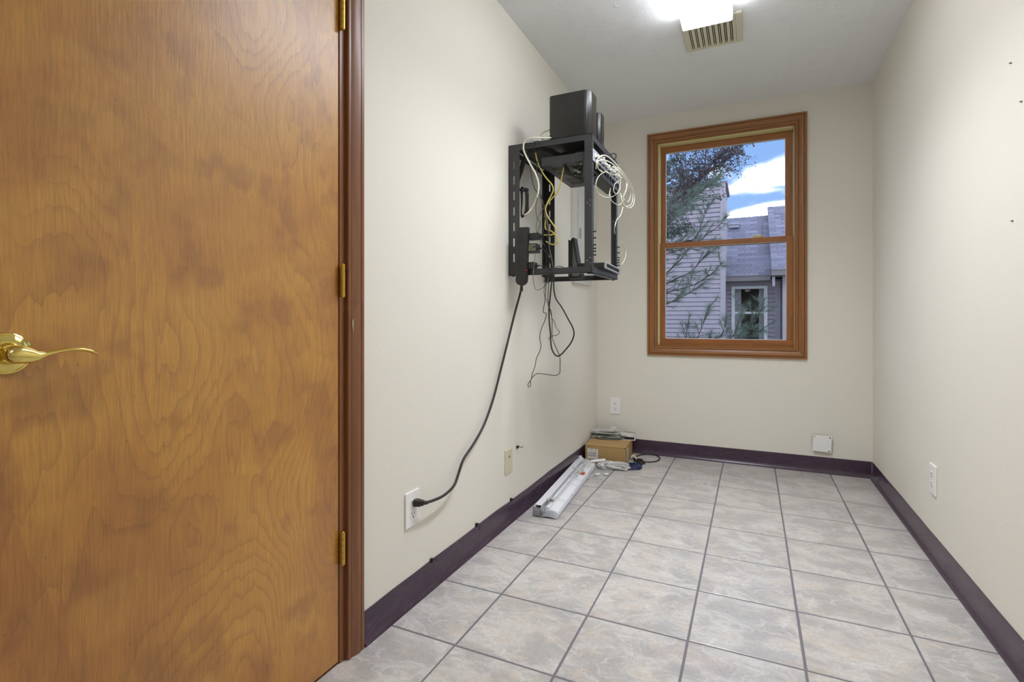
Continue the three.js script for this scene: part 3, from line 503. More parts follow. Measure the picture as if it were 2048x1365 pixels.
{
  // vented chassis on the top rack units, and the patch panel across its front
  const c = thing('rack_shelf', 'black vented metal shelf under the rack top', 'shelf', [-0.78, 1.700, (ZN + ZX) / 2]);
  const x0 = -0.900 + 0.78, x1 = XF - 0.004 + 0.78, zz = 0.222, s = rectShape(x0, x1, -zz, zz);
  for (const [a, b] of [[0.035, -0.155], [0.035, -0.085], [0.035, 0.04], [0.035, 0.12]]) for (let k = 0; k < 9; k++) s.holes.push(rectShape(x0 + a + k * 0.0115, x0 + a + k * 0.0115 + 0.005, b, b + 0.055, THREE.Path));
  mesh('tray', extr(s, 0.0018).rotateX(Math.PI / 2), M.rack, c);
  mesh('sides', merge([bx(x0, x0 + 0.0018, 0, 0.036, -zz, zz), bx(x0, x1, 0, 0.036, zz - 0.0018, zz), bx(x0, x1, 0, 0.036, -zz, -zz + 0.0018)]), M.rack, c);
  const p = PATCH = thing('patch_panel', 'grey network patch panel across the front of the rack', 'patch panel', [XF, 1.700, (ZN + ZX) / 2]);
  mesh('face', merge([rb(0.001, 0.004, -0.010, 0.0445, -0.236, 0.236, 0.001), rb(0.004, 0.010, -0.012, 0.002, -0.20, 0.20, 0.001)]), M.silver, p);
  for (let k = 0; k < 24; k++) { const z = 0.205 - k * 0.0178; mesh('port', merge([rb(0.004, 0.0085, 0.009, 0.027, z - 0.0078, z + 0.0078, 0.0015)]), k % 3 ? M.black : M.whiteVinyl, p); }
  const tr = thing('cable_tray', 'black cable finger tray under the patch panel', 'cable tray', [XF - 0.03, 1.640, (ZN + ZX) / 2 - 0.02]);
  mesh('channel', merge([rb(-0.02, 0.045, 0.0, 0.004, -0.19, 0.17, 0.001), rb(0.042, 0.046, 0, 0.018, -0.19, 0.17, 0.001), rb(-0.022, -0.018, 0, 0.05, -0.19, 0.17, 0.001)]), M.black, tr);
  for (let k = 0; k < 8; k++) mesh('finger', rb(0.040, 0.046, 0.016, 0.045, -0.185 + k * 0.049, -0.170 + k * 0.049, 0.001), M.black, tr);
}
const boxLabel = canvasTexture(512, 256, (g, w, h) => {
  g.fillStyle = '#23211d'; g.fillRect(0, 0, w, h); g.fillStyle = '#f0eee4';
  g.beginPath(); g.moveTo(70, 70); g.lineTo(205, 62); g.lineTo(150, 88); g.lineTo(190, 118); g.lineTo(140, 112); g.lineTo(110, 98); g.lineTo(95, 122); g.lineTo(70, 122); g.lineTo(100, 84); g.closePath(); g.fill();
  for (let k = 0; k < 9; k++) g.fillRect(50 + k * 22, 150, 15, 26);
  g.globalAlpha = 0.55; for (let r = 0; r < 6; r++) for (let k = 0; k < 12; k++) if (hash2(k, r, 4) > 0.25) g.fillRect(300 + k * 15, 84 + r * 22, 10, 7); g.globalAlpha = 1; g.fillRect(300, 40, 150, 18);
  g.strokeStyle = '#8a8678'; g.lineWidth = 3; g.strokeRect(12, 24, w - 24, h - 48);
});
{
  const b = thing('network_switch', 'black equipment box with a white logo label inside the rack top', 'network box', [-0.76, 1.708, -2.46]);
  mesh('case', rb(-0.115, 0.09, 0, 0.072, -0.14, 0.115, 0.004), M.blackMatte, b);
  const l = mesh('label', new THREE.PlaneGeometry(0.125, 0.058), std({ map: boxLabel, roughness: 0.5 }), b); l.position.set(-0.012, 0.040, 0.1158);
}
// modems on the rack top
function modem(name, label, x0, x1, z0, z1, h, r) {
  const m = thing(name, label, 'modem', [(x0 + x1) / 2, RY1, (z0 + z1) / 2]);
  const w = (x1 - x0) / 2, d = (z1 - z0) / 2, s = new THREE.Shape(); s.absarc(w - r, d - r, r, 0, Math.PI / 2); s.absarc(-w + r * 0.35, d - r * 0.35, r * 0.35, Math.PI / 2, Math.PI); s.absarc(-w + r * 0.35, -d + r * 0.35, r * 0.35, Math.PI, 1.5 * Math.PI); s.absarc(w - r, -d + r, r, 1.5 * Math.PI, 2 * Math.PI); s.closePath();
  mesh('case', toCreasedNormals(extr(s, h - 0.018, 0.008, 14).rotateX(-Math.PI / 2).translate(0, 0.010, 0), 0.6), M.modem, m);
  mesh('foot', rb(-w + 0.01, w - 0.014, 0, 0.004, -d + 0.01, d - 0.01, 0.001), M.black, m);
  return m;
}
modem('internet_gateway', 'large black tower gateway with a rounded front standing on the rack', -0.872, -0.6685, -2.415, -2.285, 0.226, 0.036);
modem('router', 'smaller black tower router half hidden behind the gateway', -0.790, -0.680, -2.585, -2.505, 0.200, 0.022);
{
  const w = thing('wedge_stand', 'dark grey wedge-shaped stand inside the rack bottom', 'stand', [-0.87, RY0 + 0.002, -2.62]);
  const s = new THREE.Shape([[0, 0], [0.074, 0.0], [0.072, 0.010], [0.052, 0.085], [0.030, 0.214], [0.022, 0.214], [0.012, 0.20], [0, 0.205]].map(([x, y]) => new THREE.Vector2(x, y)));
  mesh('body', extr(s, 0.055, 0.002), M.blackMatte, w);
  mesh('side_panel', extr(new THREE.Shape([[0.022, 0.012], [0.060, 0.012], [0.044, 0.085], [0.026, 0.19]].map(([x, y]) => new THREE.Vector2(x, y))), 0.003, 0.001).translate(0, 0, 0.055), std({ color: 0x5d6260, roughness: 0.4 }), w);
  const d = thing('flat_router', 'flat silver-edged device with dark vents on the rack bottom bars', 'router', [-0.70, RY0 + 0.028, -2.52], 0.06);
  mesh('case', rb(-0.06, 0.073, 0, 0.027, -0.185, 0.185, 0.004, 3), M.blackMatte, d);
  mesh('bezel', merge([rb(0.070, 0.080, 0.022, 0.029, -0.188, 0.188, 0.002), rb(0.070, 0.080, -0.001, 0.005, -0.188, 0.188, 0.002), rb(0.070, 0.080, 0, 0.028, -0.188, -0.168, 0.002), rb(0.070, 0.080, 0, 0.028, 0.178, 0.188, 0.002)]), M.silver, d);
  mesh('vent_panel', rb(0.072, 0.0765, 0.006, 0.022, -0.165, 0.165, 0.001), M.black, d);
  for (let k = 0; k < 22; k++) mesh('vent_rib', bx(0.076, 0.0775, 0.007, 0.021, -0.158 + k * 0.0148, -0.155 + k * 0.0148), M.blackMatte, d);
}
{
  // surge strip hung on the near side of the rack, its bricks plugged in
  const p = thing('power_strip', 'long black power strip hanging on the near rack upright', 'power strip', [-0.983, 1.137, ZN + 0.018]); p.rotation.z = -0.045;
  const s = new THREE.Shape(); const a = 0.0265, h = 0.272; s.moveTo(a, 0.03); s.lineTo(a * 0.92, h); s.lineTo(-a * 0.82, h); s.lineTo(-a, 0.03); s.absarc(0, 0.0265, a, Math.PI, 2 * Math.PI); s.closePath();
  mesh('body', toCreasedNormals(extr(s, 0.026, 0.004, 12).translate(0, 0, -0.013), 0.6), M.blackMatte, p);
  for (const y of [0.205, 0.115]) for (const x of [-0.0105, 0.0095]) mesh('keyhole', merge([cyl(0.0034, 0.0034, 0.001, 12).rotateX(Math.PI / 2).translate(x, y - 0.004, 0.0175), bx(x - 0.0014, x + 0.0014, y - 0.002, y + 0.009, 0.017, 0.018)]), M.hole, p);
  mesh('cord_boot', cyl(0.006, 0.0085, 0.03, 14).translate(0, -0.012, 0), M.cordBlack, p);
  const led = mesh('indicator_light', rb(0.024, 0.0278, 0.068, 0.074, 0.002, 0.010, 0.001), std({ color: 0xa01818, emissive: 0xff2010, emissiveIntensity: 0.5, roughness: 0.4 }), p); led.userData.label = 'tiny red light';
  const lab = canvasTexture(256, 128, (g, w, hh) => { g.fillStyle = '#1b1a17'; g.fillRect(0, 0, w, hh); g.fillStyle = '#cdbf92'; for (let r = 0; r < 7; r++) for (let k = 0; k < 20; k++) if (hash2(k, r, 9) > 0.35) g.fillRect(8 + k * 12, 8 + r * 16, 4 + hash2(r, k, 3) * 8, 9); });
  const defs = [['power_adapter', 'black power brick topmost on the power strip', -0.958, -0.898, 1.352, 1.381, false], ['power_adapter', 'black power brick with printed label in the strip middle', -0.960, -0.908, 1.290, 1.332, true], ['power_adapter', 'black power brick lowest on the power strip', -0.964, -0.922, 1.213, 1.246, false]];
  for (const [n, l, x0, x1, y0, y1, lb] of defs) {
    const q = thing(n, l, 'power adapter', [(x0 + x1) / 2, (y0 + y1) / 2, ZN + 0.012], 0, 'power bricks on the strip'); const w = (x1 - x0) / 2, hh = (y1 - y0) / 2;
    mesh('case', rb(-w, w, -hh, hh, -0.045, 0.006, 0.003), M.black, q);
    mesh('strain_relief', cyl(0.0035, 0.006, 0.022, 10).rotateZ(-Math.PI / 2).translate(w + 0.010, 0.002 - hh * 0.2, -0.012), M.black, q);
    if (lb) { const m = mesh('label', new THREE.PlaneGeometry(2 * w * 0.82, 2 * hh * 0.8), std({ map: lab, roughness: 0.5 }), q); m.position.set(0.002, 0, 0.0064); }
  }
  const r = thing('cable_roll', 'black coiled cable strapped to the near rack upright', 'cable', [-0.988, 1.54, ZN - 0.022]);
  for (let k = 0; k < 5; k++) mesh('turn', tube([V(-0.012 + k * 0.002, 0.072 - k * 0.003, 0), V(0.006 + k * 0.002, 0.05, 0.004 - k * 0.003), V(0.011 + k * 0.0015, 0, 0.003 - k * 0.003), V(0.002 + k * 0.002, -0.06, -k * 0.003), V(-0.012, -0.074 + k * 0.003, -0.003), V(-0.016, 0, -0.006 - k * 0.002)], 0.0034, 40, 6, true), M.cordBlack, r);
  mesh('strap', rb(-0.022, 0.018, 0.052, 0.064, -0.018, 0.010, 0.002), M.black, r);
}

// ------------------------------------------------------------------ cords and cables: photo points on the plane each one hangs in
function cable(name, label, r, mat, pts, group, par) {
  const g = tube(pts, r, Math.max(40, pts.length * 8), 7); const m = mesh(name, g, mat, par ?? scene); if (!par) tag(m, label, 'cable', group); return m;
}
const zp = (z, l) => l.map(([x, y, dz]) => onZ(x, y, z + (dz ?? 0))), xp = (X, l) => l.map(([x, y, dx]) => onX(x, y, X + (dx ?? 0)));
{
  const c = thing('power_cable', 'thick black power cable running from the strip to the outlet', 'cable');
  const a = [onZ(1043.5, 566, ZN + 0.018), onZ(1041.5, 582, ZN + 0.018)], b = xp(XL, [[1030, 625, 0.04], [1014, 690, 0.028], [1001, 742, 0.022], [986, 800, 0.02], [968, 850, 0.02], [946, 890, 0.02], [926, 921, 0.02], [917, 948, 0.022], [909, 970, 0.026], [890, 990, 0.03], [868, 1001, 0.034], [851, 1006, 0.037]]);
  mesh('cord', tube([...a, ...b], 0.0052, 140, 9), M.cordBlack, c);
  const e = b[b.length - 1], f = V(XL + 0.0072, 0.3495, -1.457);
  const dir = e.clone().sub(f).normalize();
  const plug = mesh('plug', merge([rb(-0.013, 0.013, -0.011, 0.011, 0, 0.026, 0.003), rb(-0.0105, 0.0105, -0.009, 0.009, 0.024, 0.036, 0.003), cyl(0.0055, 0.0085, 0.018, 12).rotateX(Math.PI / 2).translate(0, 0, 0.043)]), M.cordBlack, c); plug.position.copy(f); plug.lookAt(f.clone().add(dir));
  mesh('cord_end', tube([f.clone().addScaledVector(dir, 0.045), e.clone().lerp(f, 0.15), e], 0.0052, 12, 9), M.cordBlack, c);
}
const CZ = ZN + 0.012;
cable('network_cable', 'thick ivory network cable draped over the near rack bar', 0.0042, M.cordWhite, zp(CZ, [[1102, 276, -0.06], [1086, 276.5, -0.03], [1068, 276, 0], [1055, 279], [1048, 287], [1047, 298], [1052, 312], [1062, 331], [1072, 350], [1077, 368], [1076.5, 385], [1072, 400, -0.01], [1064, 416, -0.02], [1057, 425, -0.014], [1049, 431, -0.014]]));
cable('network_cable', 'pale yellow cable curling up at the gateway back', 0.0030, M.cordIvory, zp(-2.30, [[1106, 259], [1098, 260], [1088, 264], [1081, 271], [1082, 277], [1090, 277, 0.02], [1096, 272, 0.02], [1103, 266]]));
cable('network_cable', 'yellow network cable hanging from the shelf and looping to the bricks', 0.0032, M.cordYellow, zp(ZN - 0.03, [[1068, 292], [1071, 306], [1074, 320], [1082, 340], [1093, 357], [1104, 370], [1106.5, 380], [1102, 392], [1095, 405], [1091, 418], [1094, 431], [1103, 445], [1110, 455], [1112.5, 463], [1108, 468.5], [1098, 470.5], [1088, 470]]));
cable('network_cable', 'yellow network cable with a second loop beside the far upright', 0.0032, M.cordYellow, zp(ZN - 0.06, [[1128, 334], [1124, 353], [1119, 374], [1113, 388], [1104, 397], [1095, 408], [1090, 420], [1091, 440], [1090, 452], [1092, 459], [1100, 461.5], [1109, 468], [1115.5, 478], [1115, 486], [1107, 489.5], [1098, 487.5], [1092, 483]]));
const blk = 'black wires inside the rack';
const dark = [
  ['black wire sagging from the top bar to the cable bunch', 0.0020, ZN - 0.006, [[1054, 300], [1060, 330], [1064, 358], [1069, 377], [1079, 391], [1087, 409], [1091, 432], [1095, 462], [1098, 492], [1102, 518], [1105, 545], [1106, 560]]],
  ['black wire leaving the shelf corner towards the bottom bar', 0.0024, ZN - 0.012, [[1083, 318], [1075, 325], [1073, 340], [1075, 355], [1078, 378], [1085, 402], [1090, 425], [1093, 446], [1098, 466], [1098, 498], [1103, 527], [1103, 562]]],
  ['thin kinked black wire beside the cable roll', 0.0014, ZN + 0.008, [[1076, 388], [1072, 412], [1074, 436], [1080, 445], [1077, 460], [1074, 469], [1081, 481], [1090, 492], [1095, 505], [1098, 520], [1099, 545]]],
  ['thin black wire dropping to the topmost power brick', 0.0015, ZN + 0.006, [[1090, 436], [1088, 455], [1085.5, 470], [1084, 474]]],
  ['thin black wire from the lowest power brick to the bunch', 0.0017, ZN + 0.010, [[1078, 532], [1086, 532], [1092, 535], [1097, 541], [1100, 552], [1098, 566]]],
  ['thin black wire from the middle power brick to the bunch', 0.0016, ZN + 0.010, [[1082, 496], [1088, 499], [1092, 508], [1093, 525], [1095, 545], [1096, 566]]],
  ['thin black wire arching over the bottom bar', 0.0016, ZN - 0.02, [[1105, 541], [1113, 534], [1122, 533], [1130, 538], [1136, 548]]],
];
for (const [l, r, z, p] of dark) cable('black_wire', l, r, M.cordBlack, zp(z, p), blk);
cable('grey_wire', 'thin grey-brown wire curving behind the kinked black wire', 0.0017, M.cordGrey, zp(ZN - 0.04, [[1090, 410], [1085, 420], [1077, 433], [1073, 448], [1073.5, 464], [1078, 474]]));
cable('grey_wire', 'thin pale grey wire down past the power bricks', 0.0013, M.cordGrey, zp(ZN + 0.010, [[1092, 428], [1096, 450], [1098.5, 470], [1098.5, 495], [1103, 515], [1107, 536]]));
cable('grey_wire', 'thin dark wire hanging in a bow below the power strip', 0.0016, M.cordGrey, zp(ZN + 0.016, [[1070.5, 508], [1069.5, 522], [1067, 540], [1066.5, 556], [1068.5, 571], [1073.5, 580.5], [1084, 577], [1093, 568], [1097, 556]]));
const bel = 'wires dangling under the rack';
cable('hanging_wire', 'thick black cable loop dangling under the rack', 0.0034, M.cordBlack, zp(ZN + 0.018, [[1104, 548], [1103, 566], [1100.5, 592], [1098, 618], [1098.5, 642], [1101, 668], [1102, 690], [1106, 704], [1113, 712.5], [1120, 711], [1131, 700], [1143, 684], [1148, 668], [1145.5, 656], [1136, 638], [1124, 616], [1112, 598], [1108, 582], [1107, 562], [1106, 545]]), bel);
cable('hanging_wire', 'long thin black wire dangling lowest with a small loop', 0.0017, M.cordBlack, zp(ZN + 0.022, [[1094, 548], [1092, 570], [1090, 600], [1087, 626], [1092, 627], [1090, 641], [1083, 657], [1079.5, 676], [1082, 692], [1080, 702], [1073, 717], [1070, 733], [1064.5, 748], [1062, 760], [1057, 767], [1056, 773], [1059, 774.5], [1061.5, 769], [1061, 762], [1066, 754], [1074, 748], [1086, 748.5], [1112, 751], [1119, 747], [1120, 734], [1119.5, 714], [1112, 696], [1105, 678], [1104, 660], [1104, 640], [1100, 620], [1096, 600], [1097, 575], [1099, 548]]), bel);
cable('hanging_wire', 'thin twisted black wire ending beside the thick loop', 0.0013, M.cordBlack, zp(ZN + 0.026, [[1092, 552], [1088, 582], [1089, 592], [1094, 604], [1098, 616], [1102, 622], [1104, 637], [1108.5, 643], [1112, 655], [1118.5, 664], [1117, 669], [1107, 672], [1100, 674.5], [1097, 680]]), bel);
{
  const b = thing('cable_bundle', 'bundle of black cables arching from the upright to the shelf', 'cable bundle');
  for (let k = 0; k < 7; k++) {
    const o = (k - 3) * 1.5, z = -2.262 - (k % 3) * 0.006;
    mesh('cable', tube(zp(z, [[1036, 385 + o], [1038, 360 + o], [1043 + o * 0.5, 338 + o], [1049 + o * 0.7, 318 + o * 0.5], [1058, 306 + o], [1072, 300 + o * 0.8], [1088, 299 + o * 0.8], [1103, 303 + o, -0.02], [1116, 310 + o, -0.03], [1130, 318 + o * 1.3, -0.045], [1148, 326 + o * 2, -0.05], [1166, 330 + o * 3, -0.055]]), 0.0031, 60, 6), M.cordBlack, b);
  }
  for (let k = 0; k < 9; k++) { const r = rng(60 + k); mesh('cable', tube(zp(-2.295, [[1122 + r() * 8, 322 + r() * 8], [1135 + r() * 6, 338 + r() * 12], [1146 + r() * 10, 346 + r() * 10, -0.01], [1166, 330 + k * 4.2, -0.02]]), 0.0028, 30, 6), M.cordBlack, b); }
  for (const [x, y, z] of [[1150, 321, -2.30], [1160, 327, -2.30], [1152, 341, -2.31], [1157, 344, -2.31], [1154, 352, -2.32], [1160, 312, -2.30]]) { const p = onZ(x, y, z), c = mesh('connector', rb(-0.011, 0.011, -0.0035, 0.0035, -0.005, 0.005, 0.001), M.silver, b); c.position.copy(p); c.rotation.set(0.3, -0.5, -0.15); }
  const tie = thing('velcro_tie', 'thin wire tie around the bundle on the near top bar', 'cable tie');
  for (const x of [1062, 1071]) mesh('band', tube(zp(ZN + 0.006, [[x - 5, 300], [x - 4, 290], [x - 1, 283], [x + 5, 282], [x + 9, 286], [x + 8, 300, -0.02], [x + 2, 304]]), 0.0013, 30, 5), M.black, tie);
}
const eth = 'loose white network cables at the rack front';
const FR = XF + 0.05;
const ethLabel = { 2: 'thin white network cable in the widest round loop under the patch panel', 5: 'thin white network cable sagging below the widest round loop', 6: 'white network cable in the smallest tight loop at the far upright', 9: 'loose white network cable end falling across the far rack upright', 10: 'white network cable bowing out beside the far upright screws' };
[
  [FR - 0.009, [[1192, 338, -0.010], [1193, 324], [1199, 314], [1209, 311], [1222, 318], [1236, 333], [1248, 349], [1254.5, 363], [1253, 378], [1244, 394], [1238, 384, -0.010]]],
  [FR + 0.005, [[1205, 344, -0.010], [1196, 336], [1194, 326], [1203, 320.5], [1216, 323], [1228, 331], [1237, 342], [1235, 349], [1222, 348.5], [1210, 343, -0.010]]],
  [FR - 0.03, [[1216, 344, -0.010], [1204, 347], [1195, 357], [1191.5, 371], [1195, 384], [1205, 392.5], [1217, 395], [1230, 390.5], [1238, 379], [1241, 363], [1238, 350, -0.010]]],
  [FR + 0.029, [[1224, 333, -0.010], [1240, 339], [1254, 356], [1264, 374], [1269, 392], [1268, 406], [1260, 416], [1251, 413], [1244, 402], [1241, 388, -0.010]]],
  [FR + 0.020, [[1229, 337, -0.010], [1245, 348], [1258, 368], [1265.5, 386], [1264.5, 403], [1256, 413], [1247, 408], [1242, 396, -0.010]]],
  [FR - 0.016, [[1221, 377, -0.010], [1219, 392], [1223, 401], [1231, 408], [1240.5, 409], [1246, 402, 0.01]]],
  [FR - 0.023, [[1238, 362, -0.010], [1229, 370], [1227, 381], [1231, 387.5], [1237, 385], [1240, 373], [1236, 364, -0.010]]],
  [FR - 0.002, [[1213, 335, -0.010], [1230, 337], [1245, 349], [1252.5, 362], [1252, 377], [1247, 392, -0.01], [1248, 402]]],
  [FR + 0.011, [[1218, 339, -0.010], [1232, 341], [1247, 354], [1257, 371], [1261, 388], [1258, 402], [1253, 404]]],
  [FR - 0.01, [[1246, 415], [1241, 431], [1233, 441], [1229.5, 454], [1230, 470, -0.06]]],
  [FR - 0.03, [[1239, 482, -0.01], [1247, 489], [1251.5, 502], [1250, 517], [1243, 530, -0.010]]],
].forEach(([X, p], k) => cable('white_network_cable', ethLabel[k] ?? 'white network cable in the tangle hanging at the rack front', k === 2 || k === 5 ? 0.0018 : 0.0024, M.cordWhite, xp(X, p), eth));
{
  const r = rng(77);
  for (let k = 0; k < 22; k++) { const z = 0.195 - k * 0.0178 + (r() - 0.5) * 0.003, q = mesh('network_plug', rb(0, 0.026 + r() * 0.012, -0.0045, 0.0045, -0.0052, 0.0052, 0.0015), k % 4 ? M.whiteVinyl : M.cordWhite, PATCH); q.position.set(0.009, 0.015 + r() * 0.006, z); q.rotation.set(0, (r() - 0.5) * 0.5, -0.25 - r() * 0.5); }
  cable('black_wire', 'short black wire curling over the front top bar', 0.0028, M.cordBlack, xp(XF, [[1219, 311, -0.03], [1222, 309, 0.002], [1228, 307, 0.01], [1232, 311, 0.012], [1231, 317, 0.01], [1225, 322, -0.01]]));
}

// ================================================================== THINGS ON THE FLOOR
{
  const b = thing('window_blind', 'folded white slatted window blind lying along the base', 'blind', [-0.9225, 0, -2.375], 0.0766);
  const L = 0.965;
  // headrail: open channel with square end
  const ch = new THREE.Shape([[-0.064, 0], [-0.026, 0], [-0.026, 0.044], [-0.0275, 0.044], [-0.0275, 0.0015], [-0.0625, 0.0015], [-0.0625, 0.044], [-0.064, 0.044]].map(([x, y]) => new THREE.Vector2(x, y)));
  mesh('headrail', merge([extr(ch, L - 0.01).translate(0, 0, -L), bx(-0.066, -0.026, 0.0425, 0.0445, -L, -0.03)]), M.blind, b);
  mesh('end_bracket', merge([rb(-0.066, -0.024, 0, 0.042, 0.0, 0.003, 0.001), rb(-0.062, -0.030, 0.004, 0.036, -0.002, 0.012, 0.002)]), std({ color: 0x9a9a9e, roughness: 0.4, metalness: 0.3 }), b);
  mesh('end_bracket', merge([rb(-0.066, -0.030, 0, 0.048, -L - 0.004, -L + 0.004, 0.001), rb(-0.060, -0.040, 0.044, 0.058, -L - 0.01, -L + 0.012, 0.003)]), M.blind, b);
  // slats: curved strips, one geometry
  const pos = [], idx = [], N = 7, w = 0.076;
  for (const e of [0, 1]) for (let i = 0; i <= N; i++) { const a = i / N - 0.5; pos.push(a * w, 0.0045 * (0.25 - a * a) * 4, e ? -L + 0.02 : 0); }
  for (let i = 0; i < N; i++) idx.push(i, i + 1, N + 1 + i, i + 1, N + 2 + i, N + 1 + i);
  const sg = new THREE.BufferGeometry(); sg.setAttribute('position', new THREE.Float32BufferAttribute(pos, 3)); sg.setIndex(idx); sg.computeVertexNormals();
  const sm = M.blind.clone(); sm.side = THREE.DoubleSide; const r = rng(31);
  for (let k = 0; k < 26; k++) { const s = mesh('slat', sg, sm, b); s.position.set(0.020 + (r() - 0.5) * 0.008, 0.0045 + k * 0.0010, (r() - 0.5) * 0.010 + 0.010 - k * 0.0009); s.rotation.z = -0.05 + (r() - 0.5) * 0.03; s.rotation.y = (r() - 0.5) * 0.004; }
  mesh('bottom_rail', rb(-0.014, 0.014, 0.0365, 0.0435, -L + 0.02, -0.02, 0.003), M.blind, b);
  mesh('tilt_wand', tube([V(-0.018, 0.0475, -0.10), V(-0.015, 0.0475, -0.45), V(-0.018, 0.0475, -0.80)], 0.0028, 20, 6), std({ color: 0xb4b4c2, roughness: 0.3 }), b);
  mesh('tilt_wand', tube([V(0.010, 0.0462, -0.09), V(0.008, 0.0462, -0.5), V(0.004, 0.0462, -0.93)], 0.0022, 20, 6), std({ color: 0xb4b4c2, roughness: 0.3 }), b);
  mesh('tilter', merge([rb(-0.024, -0.008, 0.044, 0.060, -0.115, -0.085, 0.003), rb(-0.006, 0.014, 0.048, 0.058, -0.125, -0.10, 0.003), cyl(0.004, 0.004, 0.02, 8).rotateZ(1.2).translate(0, 0.060, -0.10)]), std({ color: 0xcac8c4, roughness: 0.4 }), b);
  mesh('lift_cord', merge([tube([V(-0.018, 0.052, -0.09), V(-0.026, 0.047, -0.04), V(-0.036, 0.030, 0.0), V(-0.046, 0.003, 0.018)], 0.0016, 16, 5), tube([V(-0.008, 0.054, -0.10), V(-0.014, 0.048, -0.03), V(-0.024, 0.020, 0.006), V(-0.026, 0.003, 0.02)], 0.0016, 16, 5), tube([V(0.002, 0.052, -0.10), V(-0.006, 0.045, -0.02), V(-0.012, 0.020, 0.012), V(-0.020, 0.003, 0.024)], 0.0016, 16, 5)]), std({ color: 0x6d6d70, roughness: 0.6 }), b);
  const cr = [];
  for (let k = 0; k < 16; k++) { const z = -0.55 - r() * 0.38, x = -0.02 + r() * 0.06, p = []; for (let i = 0; i < 5; i++) p.push(V(x + (r() - 0.5) * 0.055, 0.043 + r() * 0.012, z + (r() - 0.5) * 0.16)); cr.push(tube(p, 0.0013, 22, 4)); }
  for (const z of [-0.16, -0.42, -0.52]) cr.push(tube([V(-0.012, 0.045, z), V(0.012, 0.045, z - 0.012), V(0.030, 0.040, z + 0.004), V(0.056, 0.031, z - 0.010)], 0.0011, 16, 4));
  mesh('ladder_cord', merge(cr), M.blindCord, b);
  mesh('pull_cord', merge([tube([V(0.058, 0.004, -0.40), V(0.085, 0.002, -0.33), V(0.105, 0.002, -0.24), V(0.080, 0.002, -0.26), V(0.074, 0.002, -0.36), V(0.11, 0.002, -0.42), V(0.125, 0.002, -0.34), V(0.112, 0.002, -0.25)], 0.0014, 50, 5), tube([V(0.056, 0.010, -0.66), V(0.082, 0.002, -0.68), V(0.085, 0.002, -0.60), V(0.070, 0.002, -0.55), V(0.058, 0.004, -0.52)], 0.0014, 30, 5), tube([V(0.060, 0.004, -0.70), V(0.09, 0.002, -0.75), V(0.125, 0.002, -0.73)], 0.0013, 20, 5)]), M.blindCord, b);
  const stk = mesh('sticker', bx(-0.013, 0.013, 0, 0.0004, -0.022, 0.022), M.orange, b); stk.position.set(0.036, 0.0362, -0.66); stk.rotation.z = -0.17; stk.userData.label = 'orange sticker';
  for (let k = 0; k < 5; k++) { const e = mesh('ladder_end', rb(-0.003, 0.003, 0, 0.005, -0.004, 0.004, 0.001), k === 3 ? M.orange : M.black, b); e.position.set(0.057, 0.010 + 0.006 * (k % 2), [-0.10, -0.30, -0.52, -0.74, -0.80][k]); }
}
// two pale wall chips / plastic tabs on the tiles
[[1193, 951.5], [1210, 951]].forEach(([x, y], k) => { const p = onY(x, y, 0.004), t = mesh('plastic_tab', merge([extr(new THREE.Shape([[-0.018, 0], [0.012, 0], [0.020, 0.012], [0.004, 0.010]].map(([a, c]) => new THREE.Vector2(a, c))), 0.012, 0.001)]), M.blind, scene); t.position.set(p.x, 0.001, p.z); t.rotation.set(-0.5, 0.35 + k * 0.15, 0); t.position.y = 0.0075; tag(t, 'small white plastic tab lying on the tiles by the blind', 'plastic tab', 'white plastic tabs on the tiles'); });
// cardboard box
const cartonLabel = canvasTexture(256, 256, (g, w, h) => {
  g.fillStyle = '#e6e3da'; g.fillRect(0, 0, w, h); g.fillStyle = '#3a3834';
  const row = (y, hh, n, s, a = 0.3) => { for (let k = 0; k < n; k++) if (hash2(k, y, s) > a) g.fillRect(14 + k * (210 / n), y, (210 / n) * (0.45 + 0.5 * hash2(y, k, s)), hh); };
  row(16, 16, 9, 1, 0.35); row(42, 6, 26, 2, 0.3); row(56, 6, 30, 3, 0.5); row(72, 6, 24, 4, 0.35); row(96, 22, 40, 5, 0.1); row(134, 20, 34, 6, 0.22); row(172, 24, 36, 7, 0.15); row(218, 6, 20, 8, 0.6);
});
{
  const W = 0.272, D = 0.335, Hh = 0.124, b = thing('cardboard_box', 'closed brown cardboard box with white shipping labels in the corner', 'box', [-0.905, 0, -3.560], 0.075);
  mesh('body', boxUV(rb(-W / 2, W / 2, 0, Hh - 0.004, -D / 2, D / 2, 0.003), 0.3), M.card, b);
  mesh('top_flap', boxUV(rb(-W / 2 - 0.001, W / 2 + 0.001, Hh - 0.0035, Hh, -D / 2, D / 2 + 0.0008, 0.0012), 0.3), M.card, b);
  mesh('tear', bx(W / 2 - 0.012, W / 2 - 0.003, Hh - 0.0065, Hh - 0.0020, D / 2, D / 2 + 0.0012), M.hole, b);
  const lm = std({ map: cartonLabel, roughness: 0.6 });
  const l1 = mesh('shipping_label', new THREE.PlaneGeometry(0.072, 0.066), lm, b); l1.position.set(-W / 2 + 0.052, 0.068, D / 2 + 0.0006); l1.rotation.z = -0.02;
  const l2 = mesh('shipping_label', new THREE.PlaneGeometry(0.085, 0.060), lm, b); l2.position.set(W / 2 + 0.0006, 0.062, D / 2 - 0.085); l2.rotation.y = Math.PI / 2; l2.rotation.z = Math.PI / 2;
}
